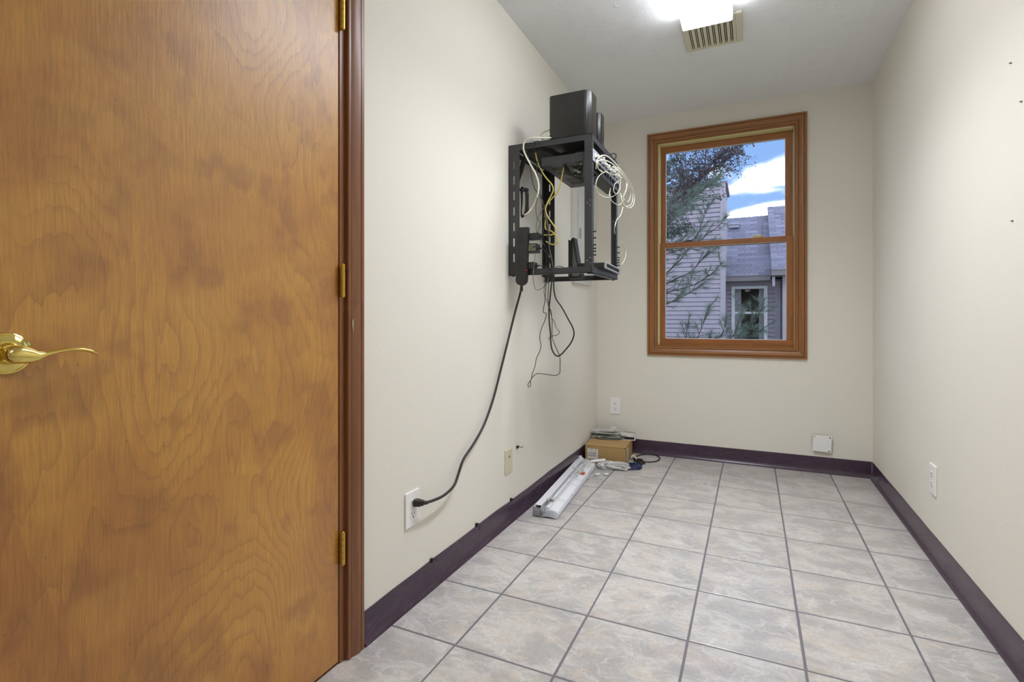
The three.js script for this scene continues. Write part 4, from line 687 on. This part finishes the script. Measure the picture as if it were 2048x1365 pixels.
function crumple(w, h, d, seed, amt, freq, seg = 26) {
  const g = new THREE.SphereGeometry(1, seg * 2, seg), p = g.attributes.position;
  const f = (x, y, z) => fbm(x * freq + 5 * z, y * freq + 3 * x + z * freq, seed, 3) - 0.5;
  for (let i = 0; i < p.count; i++) {
    let x = p.getX(i), y = p.getY(i), z = p.getZ(i); const q = (v, e) => Math.sign(v) * Math.pow(Math.abs(v), e);
    const k = 1 + amt * f(x, y, z) * 2, fold = 1 + amt * 0.5 * (1 - 2 * Math.abs((f(z * 1.7 + 2, x * 1.7, y) + 0.5) * 2 % 1 - 0.5));
    p.setXYZ(i, q(x, 0.6) * w / 2 * k, q(y, 0.8) * h / 2 * k * fold, q(z, 0.6) * d / 2 * k);
  }
  g.computeVertexNormals(); return toCreasedNormals(g, 0.35);
}
const bagMat = phys({ color: 0xc6c6c2, roughness: 0.28, clearcoat: 0.6, clearcoatRoughness: 0.15 }), bagPale = phys({ color: 0xdad9d4, roughness: 0.25, clearcoat: 0.6, clearcoatRoughness: 0.15 }), bagGrey = phys({ color: 0x86877f, roughness: 0.3, clearcoat: 0.6, clearcoatRoughness: 0.2 });
{
  const top = 0.124;
  const bk = thing('booklet', 'black and white printed booklet at the back of the box top', 'booklet', [-0.815, top, -3.668], 0.18);
  mesh('pages', rb(-0.066, 0.066, 0, 0.004, -0.042, 0.042, 0.001), M.plate, bk); mesh('cover', rb(-0.060, 0.060, 0.004, 0.0048, -0.032, 0.041, 0.0003), M.black, bk);
  mesh('cover_print', merge([bx(-0.038, -0.026, 0.0048, 0.0052, 0.008, 0.020), bx(-0.022, -0.008, 0.0048, 0.0052, 0.010, 0.020)]), M.plate, bk);
  const a = thing('plastic_bag', 'flat grey plastic pouch lowest on the cardboard box', 'plastic bag', [-0.935, top + 0.010, -3.640], 0.1); mesh('film', crumple(0.205, 0.020, 0.120, 301, 0.35, 3.1), bagGrey, a);
  const c = thing('plastic_bag', 'pale silvery plastic pouch topmost on the cardboard box', 'plastic bag', [-0.965, top + 0.044, -3.665], -0.2); mesh('film', crumple(0.190, 0.022, 0.110, 311, 0.4, 3.3), bagMat, c); c.rotation.z = 0.09;
  const d = thing('plastic_bag', 'small white crinkled packet leaning on the booklet', 'plastic bag', [-0.815, top + 0.020, -3.715], 0.3); mesh('film', crumple(0.110, 0.014, 0.085, 321, 0.35, 3.0), bagPale, d); d.rotation.z = -0.12;
  mesh('strip', rb(-0.02, 0.06, 0.014, 0.017, -0.03, -0.024, 0.001), M.cordGrey, d);
  mesh('fold', rb(-0.003, 0.003, -0.002, 0.026, -0.05, 0.05, 0.002), bagPale, c).position.set(0.07, 0.008, 0);
}
{
  const v = thing('valance_piece', 'short white plastic valance strip leaning on the clear bag', 'plastic strip', onZ(1196, 922, -3.325).toArray(), 0.3); v.rotation.z = 0.14;
  const s = new THREE.Shape(); s.moveTo(-0.022, 0); s.quadraticCurveTo(0, 0.010, 0.022, 0.002); s.lineTo(0.022, 0.004); s.quadraticCurveTo(0, 0.013, -0.022, 0.0022); s.closePath();
  mesh('strip', extr(s, 0.098, 0.0004, 8).rotateY(Math.PI / 2).translate(-0.05, 0, 0), M.blind, v);
  const g = thing('clear_bag', 'crumpled clear plastic bag of parts in front of the box', 'plastic bag', [-0.816, 0.022, -3.326], 0.25);
  mesh('film', crumple(0.175, 0.044, 0.085, 331, 0.36, 2.3, 34), bagMat, g);
}
{
  const loop = (cx, cz, rx, rz, y, turn, s, wob = 0.08, n = 22) => { const r = rng(s), p = []; for (let i = 0; i < n; i++) { const a = i / n * Math.PI * 2, k = 1 + (noise(i * 0.6, s, 9) - 0.5) * wob; const x = rx * k * Math.cos(a), z = rz * k * Math.sin(a); p.push(V(cx + x * Math.cos(turn) - z * Math.sin(turn), y + 0.002 * r(), cz + x * Math.sin(turn) + z * Math.cos(turn))); } return p; };
  const k = thing('black_cable', 'black cable lying in one round loop by the base', 'cable'); const p = [onY(1268, 921, 0.005), onY(1275, 912.5, 0.005), onY(1286, 909.5, 0.005), onY(1300, 909.5, 0.005), onY(1313, 911.5, 0.005), onY(1319.5, 916.5, 0.005), onY(1315, 922, 0.005), onY(1303, 924.5, 0.005), onY(1288, 924, 0.005), onY(1276, 920.5, 0.005), onY(1266, 917, 0.006)];
  mesh('cord', tube(p, 0.0038, 90, 7), M.cordBlack, k);
  const bl = thing('blue_cable', 'coiled dark blue network cable beside the clear bag', 'cable'); for (let i = 0; i < 6; i++) mesh('turn', tube(loop(-0.712 + i * 0.003, -3.392 - i * 0.004, 0.062 - i * 0.004, 0.046 - i * 0.004, 0.004 + i * 0.0035, -0.35 + i * 0.06, 400 + i), 0.0030, 60, 6, true), M.cordBlue, bl);
  const wc = thing('white_cable', 'short coiled white cable at the corner of the box', 'cable'); for (let i = 0; i < 3; i++) mesh('turn', tube([onY(1262, 913 + i, 0.02 + i * 0.004), onY(1267, 911 + i, 0.026), onY(1271, 914 + i, 0.024), onY(1273, 920 + i, 0.014), onY(1270, 926 + i, 0.006)], 0.0032, 30, 6), M.cordWhite, wc);
  const bc = thing('coax_cable', 'bunched black coaxial leads with metal ends on the tiles', 'cable');
  for (let i = 0; i < 4; i++) mesh('lead', tube(loop(-0.690, -3.525, 0.034 - i * 0.004, 0.036 - i * 0.005, 0.005 + i * 0.006, 0.3 + i * 0.3, 420 + i, 0.2), 0.0032, 44, 6, true), M.cordBlack, bc);
  for (const [x, y, t, m] of [[1258, 929, 0.5, M.steel], [1268, 928, 1.4, M.blackMatte], [1276, 931, 0.9, M.blackMatte], [1275, 936, 0.75, M.black], [1264, 931, 0.2, M.blackMatte], [1282, 929, -0.4, M.blackMatte]]) { const q = onY(x, y, 0.008), c = mesh('connector', merge([cyl(0.0075, 0.0075, 0.022, 12).rotateX(Math.PI / 2), cyl(0.005, 0.005, 0.020, 10).rotateX(Math.PI / 2).translate(0, 0, 0.019)]), m, bc); c.position.set(q.x, 0.008, q.z); c.rotation.y = t; }
  for (const [x, y] of [[1262, 927], [1277.5, 932]]) { const q = onY(x, y, 0.012), c = mesh('ferrule', cyl(0.0055, 0.0055, 0.020, 12).rotateX(Math.PI / 2), M.steel, bc); c.position.set(q.x, 0.014, q.z); c.rotation.y = 0.7; }
}

// ================================================================== OUTDOORS
tag(mesh('lawn', bx(-30, 30, -0.5, -0.35, -45, ZB - 0.4), M.lawn, scene), 'grass outside the window', 'lawn', null, 'structure');
{
  const ZC = -12.6, ZW = -13.6, HH = thing('neighbour_house', 'neighbouring house with grey lap siding and a shingled roof', 'house');
  // lapped siding board: tilted face with a lower lip
  function board(len, ex) { const s = new THREE.Shape([[0, 0], [0.040, 0], [0.040, 0.006], [0.030, ex - 0.017], [0, ex - 0.017]].map(([x, y]) => new THREE.Vector2(x, y))); return extr(s, len).rotateY(-Math.PI / 2).translate(len, 0, 0).rotateY(0); }
  // chimney chase / gable wing
  const ex = 0.1016, cx1 = onZ(1449, 500, ZC).x, ctop = onZ(1445, 368, ZC).y, cx0 = cx1 - 3.4;
  const chase = mesh('chase', bx(cx0, cx1, -0.4, ctop, ZC - 1.4, ZC), M.siding, HH);
  const bg = board(cx1 - cx0 - 0.085, ex);
  for (let y = -0.35, k = 0; y < ctop - 0.05; y += ex, k++) { const m = mesh('siding_board', bg, M.siding, chase); m.position.set(cx0, y, ZC); }
  mesh('corner_board', merge([bx(cx1 - 0.09, cx1 + 0.022, -0.4, ctop, ZC, ZC + 0.048), bx(cx1, cx1 + 0.022, -0.4, ctop, ZC - 0.1, ZC)]), M.sidingTrim, chase);
  mesh('chase_cap', merge([bx(cx0 - 0.05, cx1 + 0.06, ctop, ctop + 0.05, ZC - 1.45, ZC + 0.05)]), M.gutter, chase);
  // main wall
  const wx0 = cx1 - 0.3, wx1 = onZ(1559, 600, ZW).x, eaveY = onZ(1450, 559, ZW + 0.45).y, f0 = onZ(1463, 600, ZW + 0.03), f1 = onZ(1535, 600, ZW + 0.03), ft = onZ(1500, 573, ZW + 0.03).y, fm = onZ(1500, 626, ZW + 0.03).y, fb = 0.30;
  const wall = mesh('main_wall', merge([bx(wx0, f0.x + 0.05, -0.4, eaveY, ZW - 0.2, ZW), bx(f1.x - 0.05, wx1 + 0.9, -0.4, eaveY, ZW - 0.2, ZW), bx(f0.x + 0.05, f1.x - 0.05, -0.4, fb + 0.03, ZW - 0.2, ZW), bx(f0.x + 0.05, f1.x - 0.05, ft - 0.03, eaveY, ZW - 0.2, ZW)]), M.siding, HH);
  const rx0 = f0.x - 0.6, rx1 = f1.x + 0.6, rz = ZW - 3.2;   // unlit room behind the glass
  mesh('inner_room', merge([bx(rx0 - 0.05, rx0, -0.2, 2.3, rz, ZW - 0.2), bx(rx1, rx1 + 0.05, -0.2, 2.3, rz, ZW - 0.2), bx(rx0, rx1, -0.25, -0.2, rz, ZW - 0.2), bx(rx0, rx1, 2.25, 2.3, rz, ZW - 0.2), bx(rx0, rx1, -0.2, 2.3, rz - 0.05, rz)]), std({ color: 0x9a928c, roughness: 0.9 }), HH);
  mesh('curtain', merge([0, 1].map((k) => { const g = new THREE.PlaneGeometry(0.16, 1.5, 24, 1), p = g.attributes.position; for (let i = 0; i < p.count; i++) p.setZ(i, 0.02 * Math.sin(p.getX(i) * 120)); return g.translate(k ? f1.x - 0.10 : f0.x + 0.13, 1.0, ZW - 0.26); })), std({ color: 0xb9b6c0, roughness: 0.9, side: THREE.DoubleSide }), HH);
  const lw = f0.x - wx0, rw = wx1 - f1.x - 0.10, bL = board(lw, ex), bR = board(rw, ex), bF = board(wx1 - wx0 - 0.1, ex);
  for (let y = -0.35; y < eaveY - 0.05; y += ex) {
    if (y + ex < fb || y > ft) { const m = mesh('siding_board', bF, M.siding, wall); m.position.set(wx0, y, ZW); continue; }
    const a = mesh('siding_board', bL, M.siding, wall); a.position.set(wx0, y, ZW); const c = mesh('siding_board', bR, M.siding, wall); c.position.set(f1.x, y, ZW);
  }
  mesh('corner_board', bx(wx1 - 0.10, wx1 + 0.02, -0.4, eaveY, ZW, ZW + 0.05), M.sidingTrim, wall);
  // its window
  const w = mesh('window_frame', merge([bx(f0.x, f0.x + 0.075, fb, ft, ZW, ZW + 0.06), bx(f1.x - 0.075, f1.x, fb, ft, ZW, ZW + 0.06), bx(f0.x + 0.075, f1.x - 0.075, ft - 0.06, ft, ZW, ZW + 0.06), bx(f0.x + 0.075, f1.x - 0.075, fb, fb + 0.06, ZW, ZW + 0.06), bx(f0.x + 0.075, f1.x - 0.075, fm - 0.025, fm + 0.025, ZW, ZW + 0.055)]), M.whiteVinyl, HH);
  mesh('window_pane', bx(f0.x + 0.06, f1.x - 0.06, fm + 0.02, ft - 0.05, ZW + 0.005, ZW + 0.012), M.housePane, w); mesh('window_pane', bx(f0.x + 0.06, f1.x - 0.06, fb + 0.05, fm - 0.02, ZW + 0.005, ZW + 0.020), M.housePane, w);
  // nearer wing on the other side
  const nx = onZ(1567, 600, ZW + 0.7).x, wing = mesh('side_wing', bx(nx, nx + 3.2, -0.4, eaveY + 0.2, ZW - 0.3, ZW + 0.7), M.siding, HH);
  const bW = board(3.1, ex), bS = board(0.9, ex); for (let y = -0.35; y < eaveY + 0.1; y += ex) { const m = mesh('siding_board', bW, M.siding, wing); m.position.set(nx + 0.1, y, ZW + 0.7); }
  mesh('corner_board', bx(nx - 0.02, nx + 0.10, -0.4, eaveY + 0.2, ZW + 0.6, ZW + 0.75), M.sidingTrim, wing);
  // roofs: sloped slabs with single shingle tabs
  function roof(x0, x1, ze, ye, zr, yr, name) {
    const len = Math.hypot(zr - ze, yr - ye), ang = Math.atan2(yr - ye, ze - zr), R = mesh(name, bx(0, x1 - x0, -0.06, 0, -len, 0), M.gutter, HH); R.position.set(x0, ye, ze); R.rotation.x = ang;
    const e = 0.14, tabs = [], r = rng(Math.round(x0 * 100 + 900)), col = [];
    for (let s = 0, row = 0; s < len; s += e, row++) for (let x = (row % 2) * 0.15 - 0.3; x < x1 - x0; x += 0.3) {
      const a = Math.max(0, x + 0.004), b = Math.min(x1 - x0, x + 0.296); if (b - a < 0.03) continue;
      const top = Math.min(len, s + e + 0.02); let g = bx(a, b, 0, 0.014, -(top - s), 0).rotateX(-0.012).translate(0, 0.004, -s); g = g.toNonIndexed(); const k = 0.29 + 0.14 * r() + (r() > 0.85 ? 0.08 : 0); const cc = new Float32Array(g.attributes.position.count * 3); for (let i = 0; i < cc.length; i += 3) { cc[i] = k * 0.96; cc[i + 1] = k * 0.97; cc[i + 2] = k * 1.12; } g.setAttribute('color', new THREE.BufferAttribute(cc, 3)); tabs.push(g);
    }
    const m = shade(new THREE.Mesh(mergeGeometries(tabs), M.shingle)); m.name = 'shingles'; m.userData.kind = 'stuff'; R.add(m);
    return { R, ang, len };
  }
  const ze = ZW + 0.45, zr = ze - 2.7, yr = onZ(1470, 437, zr).y, split = onZ(1541, 550, ze).x;
  const A = roof(wx0 - 0.2, split + 0.3, ze, eaveY + 0.05, zr, yr, 'roof');
  mesh('gutter', merge([bx(wx0, split, eaveY - 0.06, eaveY + 0.055, ze, ze + 0.10), bx(wx0, split, eaveY + 0.05, eaveY + 0.065, ze - 0.02, ze + 0.12)]), M.gutter, HH);
  mesh('soffit', bx(wx0, wx1 + 0.4, eaveY - 0.05, eaveY - 0.03, ZW, ze), M.gutter, HH);
  mesh('fascia', bx(wx0, wx1, eaveY - 0.22, eaveY - 0.05, ZW, ZW + 0.03), M.sidingTrim, HH);
  const ze2 = ze + 0.5, e2 = onZ(1560, 545, ze2).y, zr2 = ze2 - 3.3, yr2 = onZ(1550, 414, zr2).y;
  const s2 = onZ(1543, 545, ze2).x; roof(s2, s2 + 4, ze2, e2 + 0.05, zr2, yr2, 'side_roof');
  mesh('gable_cheek', (() => { const s = new THREE.Shape([[ze2, e2 - 0.1], [zr2, yr2 - 0.15], [zr2, yr2 - 1.2], [ze2, e2 - 0.3]].map(([z, y]) => new THREE.Vector2(-z, y))); return extr(s, 0.05).rotateY(Math.PI / 2).translate(s2 + 0.02, 0, 0); })(), M.siding, HH);
  mesh('gutter', merge([bx(s2, s2 + 4, e2 - 0.07, e2 + 0.05, ze2, ze2 + 0.10), bx(s2, s2 + 4, e2 + 0.045, e2 + 0.06, ze2 - 0.02, ze2 + 0.12)]), M.gutter, HH);
  mesh('soffit', bx(s2, s2 + 4, e2 - 0.07, e2 - 0.05, ZW - 0.2, ze2), M.gutter, HH);
  const place = (px, py) => { let lo = 0, hi = 1; for (let i = 0; i < 40; i++) { const t = (lo + hi) / 2, z = ze + (zr - ze) * t, y = eaveY + 0.05 + (yr - eaveY - 0.05) * t; if (onZ(px, py, z).y > y) lo = t; else hi = t; } const z = ze + (zr - ze) * lo; return V(onZ(px, py, z).x, eaveY + 0.05 + (yr - eaveY - 0.05) * lo, z); };
  const rv = place(1468, 457), vent = mesh('roof_vent', merge([rb(-0.13, 0.13, 0, 0.10, -0.14, 0.12, 0.01), rb(-0.15, 0.15, 0.08, 0.11, -0.15, 0.17, 0.008)]), std({ color: 0xb8bac4, roughness: 0.6 }), HH); vent.position.copy(rv);
  const rp = place(1524, 470), pipe = mesh('roof_pipe', cyl(0.014, 0.014, 0.26, 8), M.gutter, HH); pipe.position.set(rp.x, rp.y + 0.12, rp.z);
}
// trees: limbs as tapered tubes, foliage as one part each
function limb(pts, r0, r1, seg = 20, rad = 5) {
  const c = new THREE.CatmullRomCurve3(pts, false, 'centripetal'), g = new THREE.TubeGeometry(c, seg, 1, rad, false), p = g.attributes.position, q = new THREE.Vector3();
  for (let i = 0; i <= seg; i++) { c.getPointAt(i / seg, q); const r = r0 + (r1 - r0) * i / seg; for (let k = 0; k <= rad; k++) { const n = i * (rad + 1) + k; p.setXYZ(n, q.x + (p.getX(n) - q.x) * r, q.y + (p.getY(n) - q.y) * r, q.z + (p.getZ(n) - q.z) * r); } }
  return { g, c };
}
{
  // long-needled pine whose branches reach across the window
  const ZP = -6.3, T = thing('pine_tree', 'long-needled pine tree with branches reaching across the window view', 'tree'), tx = onZ(1331, 500, ZP).x - 1.1;
  const trunk = limb([V(tx, -0.45, ZP - 0.5), V(tx + 0.03, 1.2, ZP - 0.5), V(tx - 0.02, 3.0, ZP - 0.52), V(tx, 5.4, ZP - 0.5)], 0.13, 0.05, 16, 9); mesh('trunk', trunk.g, M.bark, T);
  const c5 = (x, y) => [1280 + x / 5.056, 210 + y / 5.056], c6 = (x, y) => [1280 + x / 5.056, 460 + y / 5.056];
  const B = [
    [[c6(150, 540), c6(265, 440), c6(360, 350), c6(430, 280), c6(480, 190), c6(560, 175), c6(660, 155)], 0.016, 0.10],
    [[c6(160, 610), c6(265, 548), c6(400, 480), c6(520, 420), c6(620, 310), c6(710, 235), c6(770, 190)], 0.012, -0.15],
    [[c6(150, 660), c6(265, 635), c6(420, 595), c6(560, 550), c6(660, 490), c6(740, 430), c6(820, 350)], 0.012, 0.2],
    [[c6(140, 800), c6(265, 755), c6(400, 690), c6(500, 640), c6(620, 560)], 0.010, 0.0],
    [[c6(300, 1500), c6(480, 1240), c6(580, 1090), c6(635, 960), c6(660, 880), c6(690, 800)], 0.010, 0.35],
    [[c6(500, 1400), c6(700, 1160), c6(820, 1065), c6(860, 980), c6(875, 890)], 0.008, 0.25],
    [[c6(700, 1400), c6(900, 1120), c6(960, 1040), c6(1000, 940), c6(1030, 830)], 0.009, 0.45],
    [[c6(800, 1350), c6(980, 1110), c6(1080, 1010), c6(1160, 920), c6(1240, 800)], 0.009, 0.40],
    [[c6(850, 1300), c6(1000, 1120), c6(1120, 1070), c6(1230, 1020)], 0.007, 0.30],
    [[c6(350, 1350), c6(440, 1160), c6(470, 1040), c6(490, 950)], 0.007, 0.1],
    [[c5(150, 1150), c5(265, 1080), c5(400, 980), c5(540, 880), c5(640, 830), c5(780, 760)], 0.015, -0.35],
    [[c5(170, 1200), c5(350, 1060), c5(500, 960), c5(630, 870), c5(720, 800)], 0.010, -0.2],
    [[c5(430, 1400), c5(560, 1345), c5(610, 1240), c5(650, 1130), c5(690, 1010)], 0.009, 0.15],
    [[c5(380, 1400), c5(465, 1300), c5(430, 1200), c5(400, 1110)], 0.008, 0.05],
    [[c5(150, 1270), c5(300, 1190), c5(420, 1110), c5(530, 1040)], 0.010, -0.1],
    [[c5(560, 1400), c5(690, 1300), c5(790, 1230), c5(850, 1150)], 0.008, 0.2],
  ];
  const r = rng(501), wood = [], pos = [];
  function tuft(p, dir, n, L) {
    const up = Math.abs(dir.y) > 0.9 ? V(1, 0, 0) : V(0, 1, 0), a = new THREE.Vector3().crossVectors(dir, up).normalize(), b = new THREE.Vector3().crossVectors(dir, a);
    for (let i = 0; i < n; i++) {
      const ph = r() * 6.283, sp = 0.15 + r() * 1.0, l = L * (0.6 + 0.5 * r()), d = dir.clone().multiplyScalar(Math.cos(sp)).addScaledVector(a, Math.sin(sp) * Math.cos(ph)).addScaledVector(b, Math.sin(sp) * Math.sin(ph));
      const s = p.clone().addScaledVector(dir, (r() - 0.7) * 0.05), e = s.clone().addScaledVector(d, l).add(V(0, -0.012 * r(), 0)), w = new THREE.Vector3(r() - 0.5, r() - 0.5, r() - 0.5).cross(d).normalize().multiplyScalar(0.0013);
      pos.push(s.x - w.x, s.y - w.y, s.z - w.z, s.x + w.x, s.y + w.y, s.z + w.z, e.x, e.y, e.z);
    }
  }
  for (const [pts, r0, dz] of B) {
    const P = pts.map(([x, y], i) => onZ(x, y, ZP + dz + 0.12 * (r() - 0.5) * (i > 0)));
    P.unshift(V(tx, Math.min(4.6, Math.max(0.2, P[0].y - 0.25)), ZP - 0.5));
    const { g, c } = limb(P, r0 * 1.5, 0.003, 40, 5); mesh('branch', g, M.bark, T);
    const len = c.getLength();
    for (let s = len * 0.3; s < len; s += 0.036) {
      const t = s / len, p = c.getPointAt(t), d = c.getTangentAt(t);
      const side = V(r() - 0.5, r() - 0.35, r() - 0.5).addScaledVector(d, 0.5).normalize();
      if (r() < 0.85) { const tl = 0.05 + r() * 0.13, q = p.clone().addScaledVector(side, tl); wood.push(limb([p, p.clone().lerp(q, 0.5).add(V(0, 0.008, 0)), q], 0.0035, 0.0018, 4, 4).g); tuft(q, side, 40, 0.105); if (tl > 0.1) tuft(p.clone().lerp(q, 0.6), side, 18, 0.09); }
    }
    tuft(c.getPointAt(1), c.getTangentAt(1), 70, 0.13); tuft(c.getPointAt(0.97), c.getTangentAt(0.97), 40, 0.11);
  }
  mesh('twigs', merge(wood), M.bark, T).userData.kind = 'stuff';
  const ng = new THREE.BufferGeometry(); ng.setAttribute('position', new THREE.Float32BufferAttribute(pos, 3)); ng.computeVertexNormals(); mesh('needles', ng, M.needles, T).userData.kind = 'stuff';
}
function leafCards(pts, size, seed, mat, parent, name) {
  const r = rng(seed), pos = [];
  for (const p of pts) { const a = V(r() - 0.5, r() - 0.5, r() - 0.5).normalize(), b = V(r() - 0.5, r() - 0.5, r() - 0.5).cross(a).normalize(), s = size * (0.6 + 0.8 * r()), tip = p.clone().addScaledVector(a, s), m = p.clone().addScaledVector(a, s * 0.45), l = m.clone().addScaledVector(b, s * 0.3), q = m.clone().addScaledVector(b, -s * 0.3); pos.push(p.x, p.y, p.z, l.x, l.y, l.z, tip.x, tip.y, tip.z, p.x, p.y, p.z, tip.x, tip.y, tip.z, q.x, q.y, q.z); }
  const g = new THREE.BufferGeometry(); g.setAttribute('position', new THREE.Float32BufferAttribute(pos, 3)); g.computeVertexNormals(); const m = mesh(name, g, mat, parent); m.userData.kind = 'stuff'; return m;
}
{
  // thin-leaved broadleaf tree behind the pine, autumn leaves on fine twigs
  const ZD = -8.6, T = thing('broadleaf_tree', 'sparse broadleaf tree with small brownish leaves behind the pine', 'tree'), c5 = (x, y) => [1280 + x / 5.056, 210 + y / 5.056], r = rng(601);
  const base = onZ(1300, 520, ZD), B = [
    [[c5(200, 1150), c5(330, 940), c5(400, 800), c5(415, 600), c5(340, 480), c5(290, 380)], 0.020], [[c5(330, 1150), c5(470, 800), c5(465, 640), c5(460, 500), c5(455, 380)], 0.018], [[c5(300, 1150), c5(540, 850), c5(640, 680), c5(665, 500), c5(660, 380)], 0.024],
    [[c5(400, 1050), c5(600, 740), c5(720, 660), c5(830, 590), c5(940, 500), c5(1040, 400), c5(1110, 340)], 0.022], [[c5(560, 900), c5(720, 760), c5(850, 690), c5(930, 650), c5(1010, 600)], 0.014], [[c5(640, 700), c5(760, 560), c5(860, 470), c5(930, 380)], 0.014], [[c5(560, 900), c5(600, 620), c5(560, 480), c5(520, 380)], 0.012], [[c5(700, 680), c5(800, 640), c5(880, 560), c5(960, 490)], 0.010],
  ];
  mesh('trunk', limb([V(base.x - 0.9, -0.45, ZD - 0.2), V(base.x - 0.8, 1, ZD - 0.2), V(base.x - 0.5, 2.2, ZD - 0.1)], 0.12, 0.07, 12, 8).g, M.bark, T);
  const pts = [], tw = [];
  B.forEach(([p, r0], bi) => {
    const P = p.map(([x, y]) => onZ(x, y, ZD + (r() - 0.5) * 0.7)); P.unshift(V(base.x - 0.5, 2.15, ZD - 0.1)); const { g, c } = limb(P, r0 * 1.4, 0.004, 36, 5); mesh('branch', g, M.bark, T); const len = c.getLength();
    for (let s = len * 0.35; s < len; s += 0.028) { const q = c.getPointAt(s / len), d = V(r() - 0.5, r() - 0.3, r() - 0.5).normalize(), e = q.clone().addScaledVector(d, 0.10 + r() * 0.26); tw.push(limb([q, q.clone().lerp(e, 0.5).add(V(0, 0.02, 0)), e], 0.004, 0.002, 4, 3).g); const n = bi === 3 || bi >= 5 ? 10 : 5; for (let k = 0; k < n; k++) pts.push(q.clone().lerp(e, 0.3 + 0.8 * r()).add(V((r() - 0.5) * 0.09, (r() - 0.5) * 0.09, (r() - 0.5) * 0.09))); }
  });
  mesh('twigs', merge(tw), M.bark, T).userData.kind = 'stuff'; leafCards(pts, 0.034, 611, M.leaf, T, 'leaves');
}
{
  // dense grey-green evergreen before the house corner
  const ZE = -10.4, T = thing('evergreen_tree', 'dense grey-green evergreen in front of the sided wing', 'tree'), r = rng(701), pts = [], tw = [];
  const top = onZ(1330, 318, ZE), low = onZ(1360, 500, ZE), X0 = onZ(1316, 420, ZE).x;
  mesh('trunk', limb([V(X0, -0.45, ZE), V(X0, 2, ZE), V(top.x - 0.05, top.y, ZE)], 0.12, 0.015, 14, 8).g, M.bark, T);
  for (let y = 2.55; y < top.y - 0.05; y += 0.07) {
    const t = (top.y - y) / (top.y - 2.55), R = 0.25 + 0.78 * Math.pow(Math.sin(Math.PI * (0.15 + 0.75 * t)), 0.8); for (let k = 0; k < 6; k++) { const a = r() * 6.283, R2 = R * (0.6 + 0.55 * r()), p0 = V(X0 + (top.x - X0) * (1 - t), y, ZE), p1 = p0.clone().add(V(Math.cos(a) * R2, -0.05 * R2 + 0.06, Math.sin(a) * R2)); tw.push(limb([p0, p0.clone().lerp(p1, 0.5), p1], 0.007, 0.003, 4, 3).g); for (let i = 0; i < 26; i++) pts.push(p0.clone().lerp(p1, 0.25 + 0.8 * r()).add(V((r() - 0.5) * 0.14, (r() - 0.5) * 0.12, (r() - 0.5) * 0.14))); }
  }
  mesh('boughs', merge(tw), M.bark, T).userData.kind = 'stuff'; leafCards(pts, 0.06, 711, M.evergreen, T, 'foliage');
}

scene.traverse((o) => { if (o.isMesh) { o.castShadow = true; o.receiveShadow = true; } });
renderer.render(scene, camera);
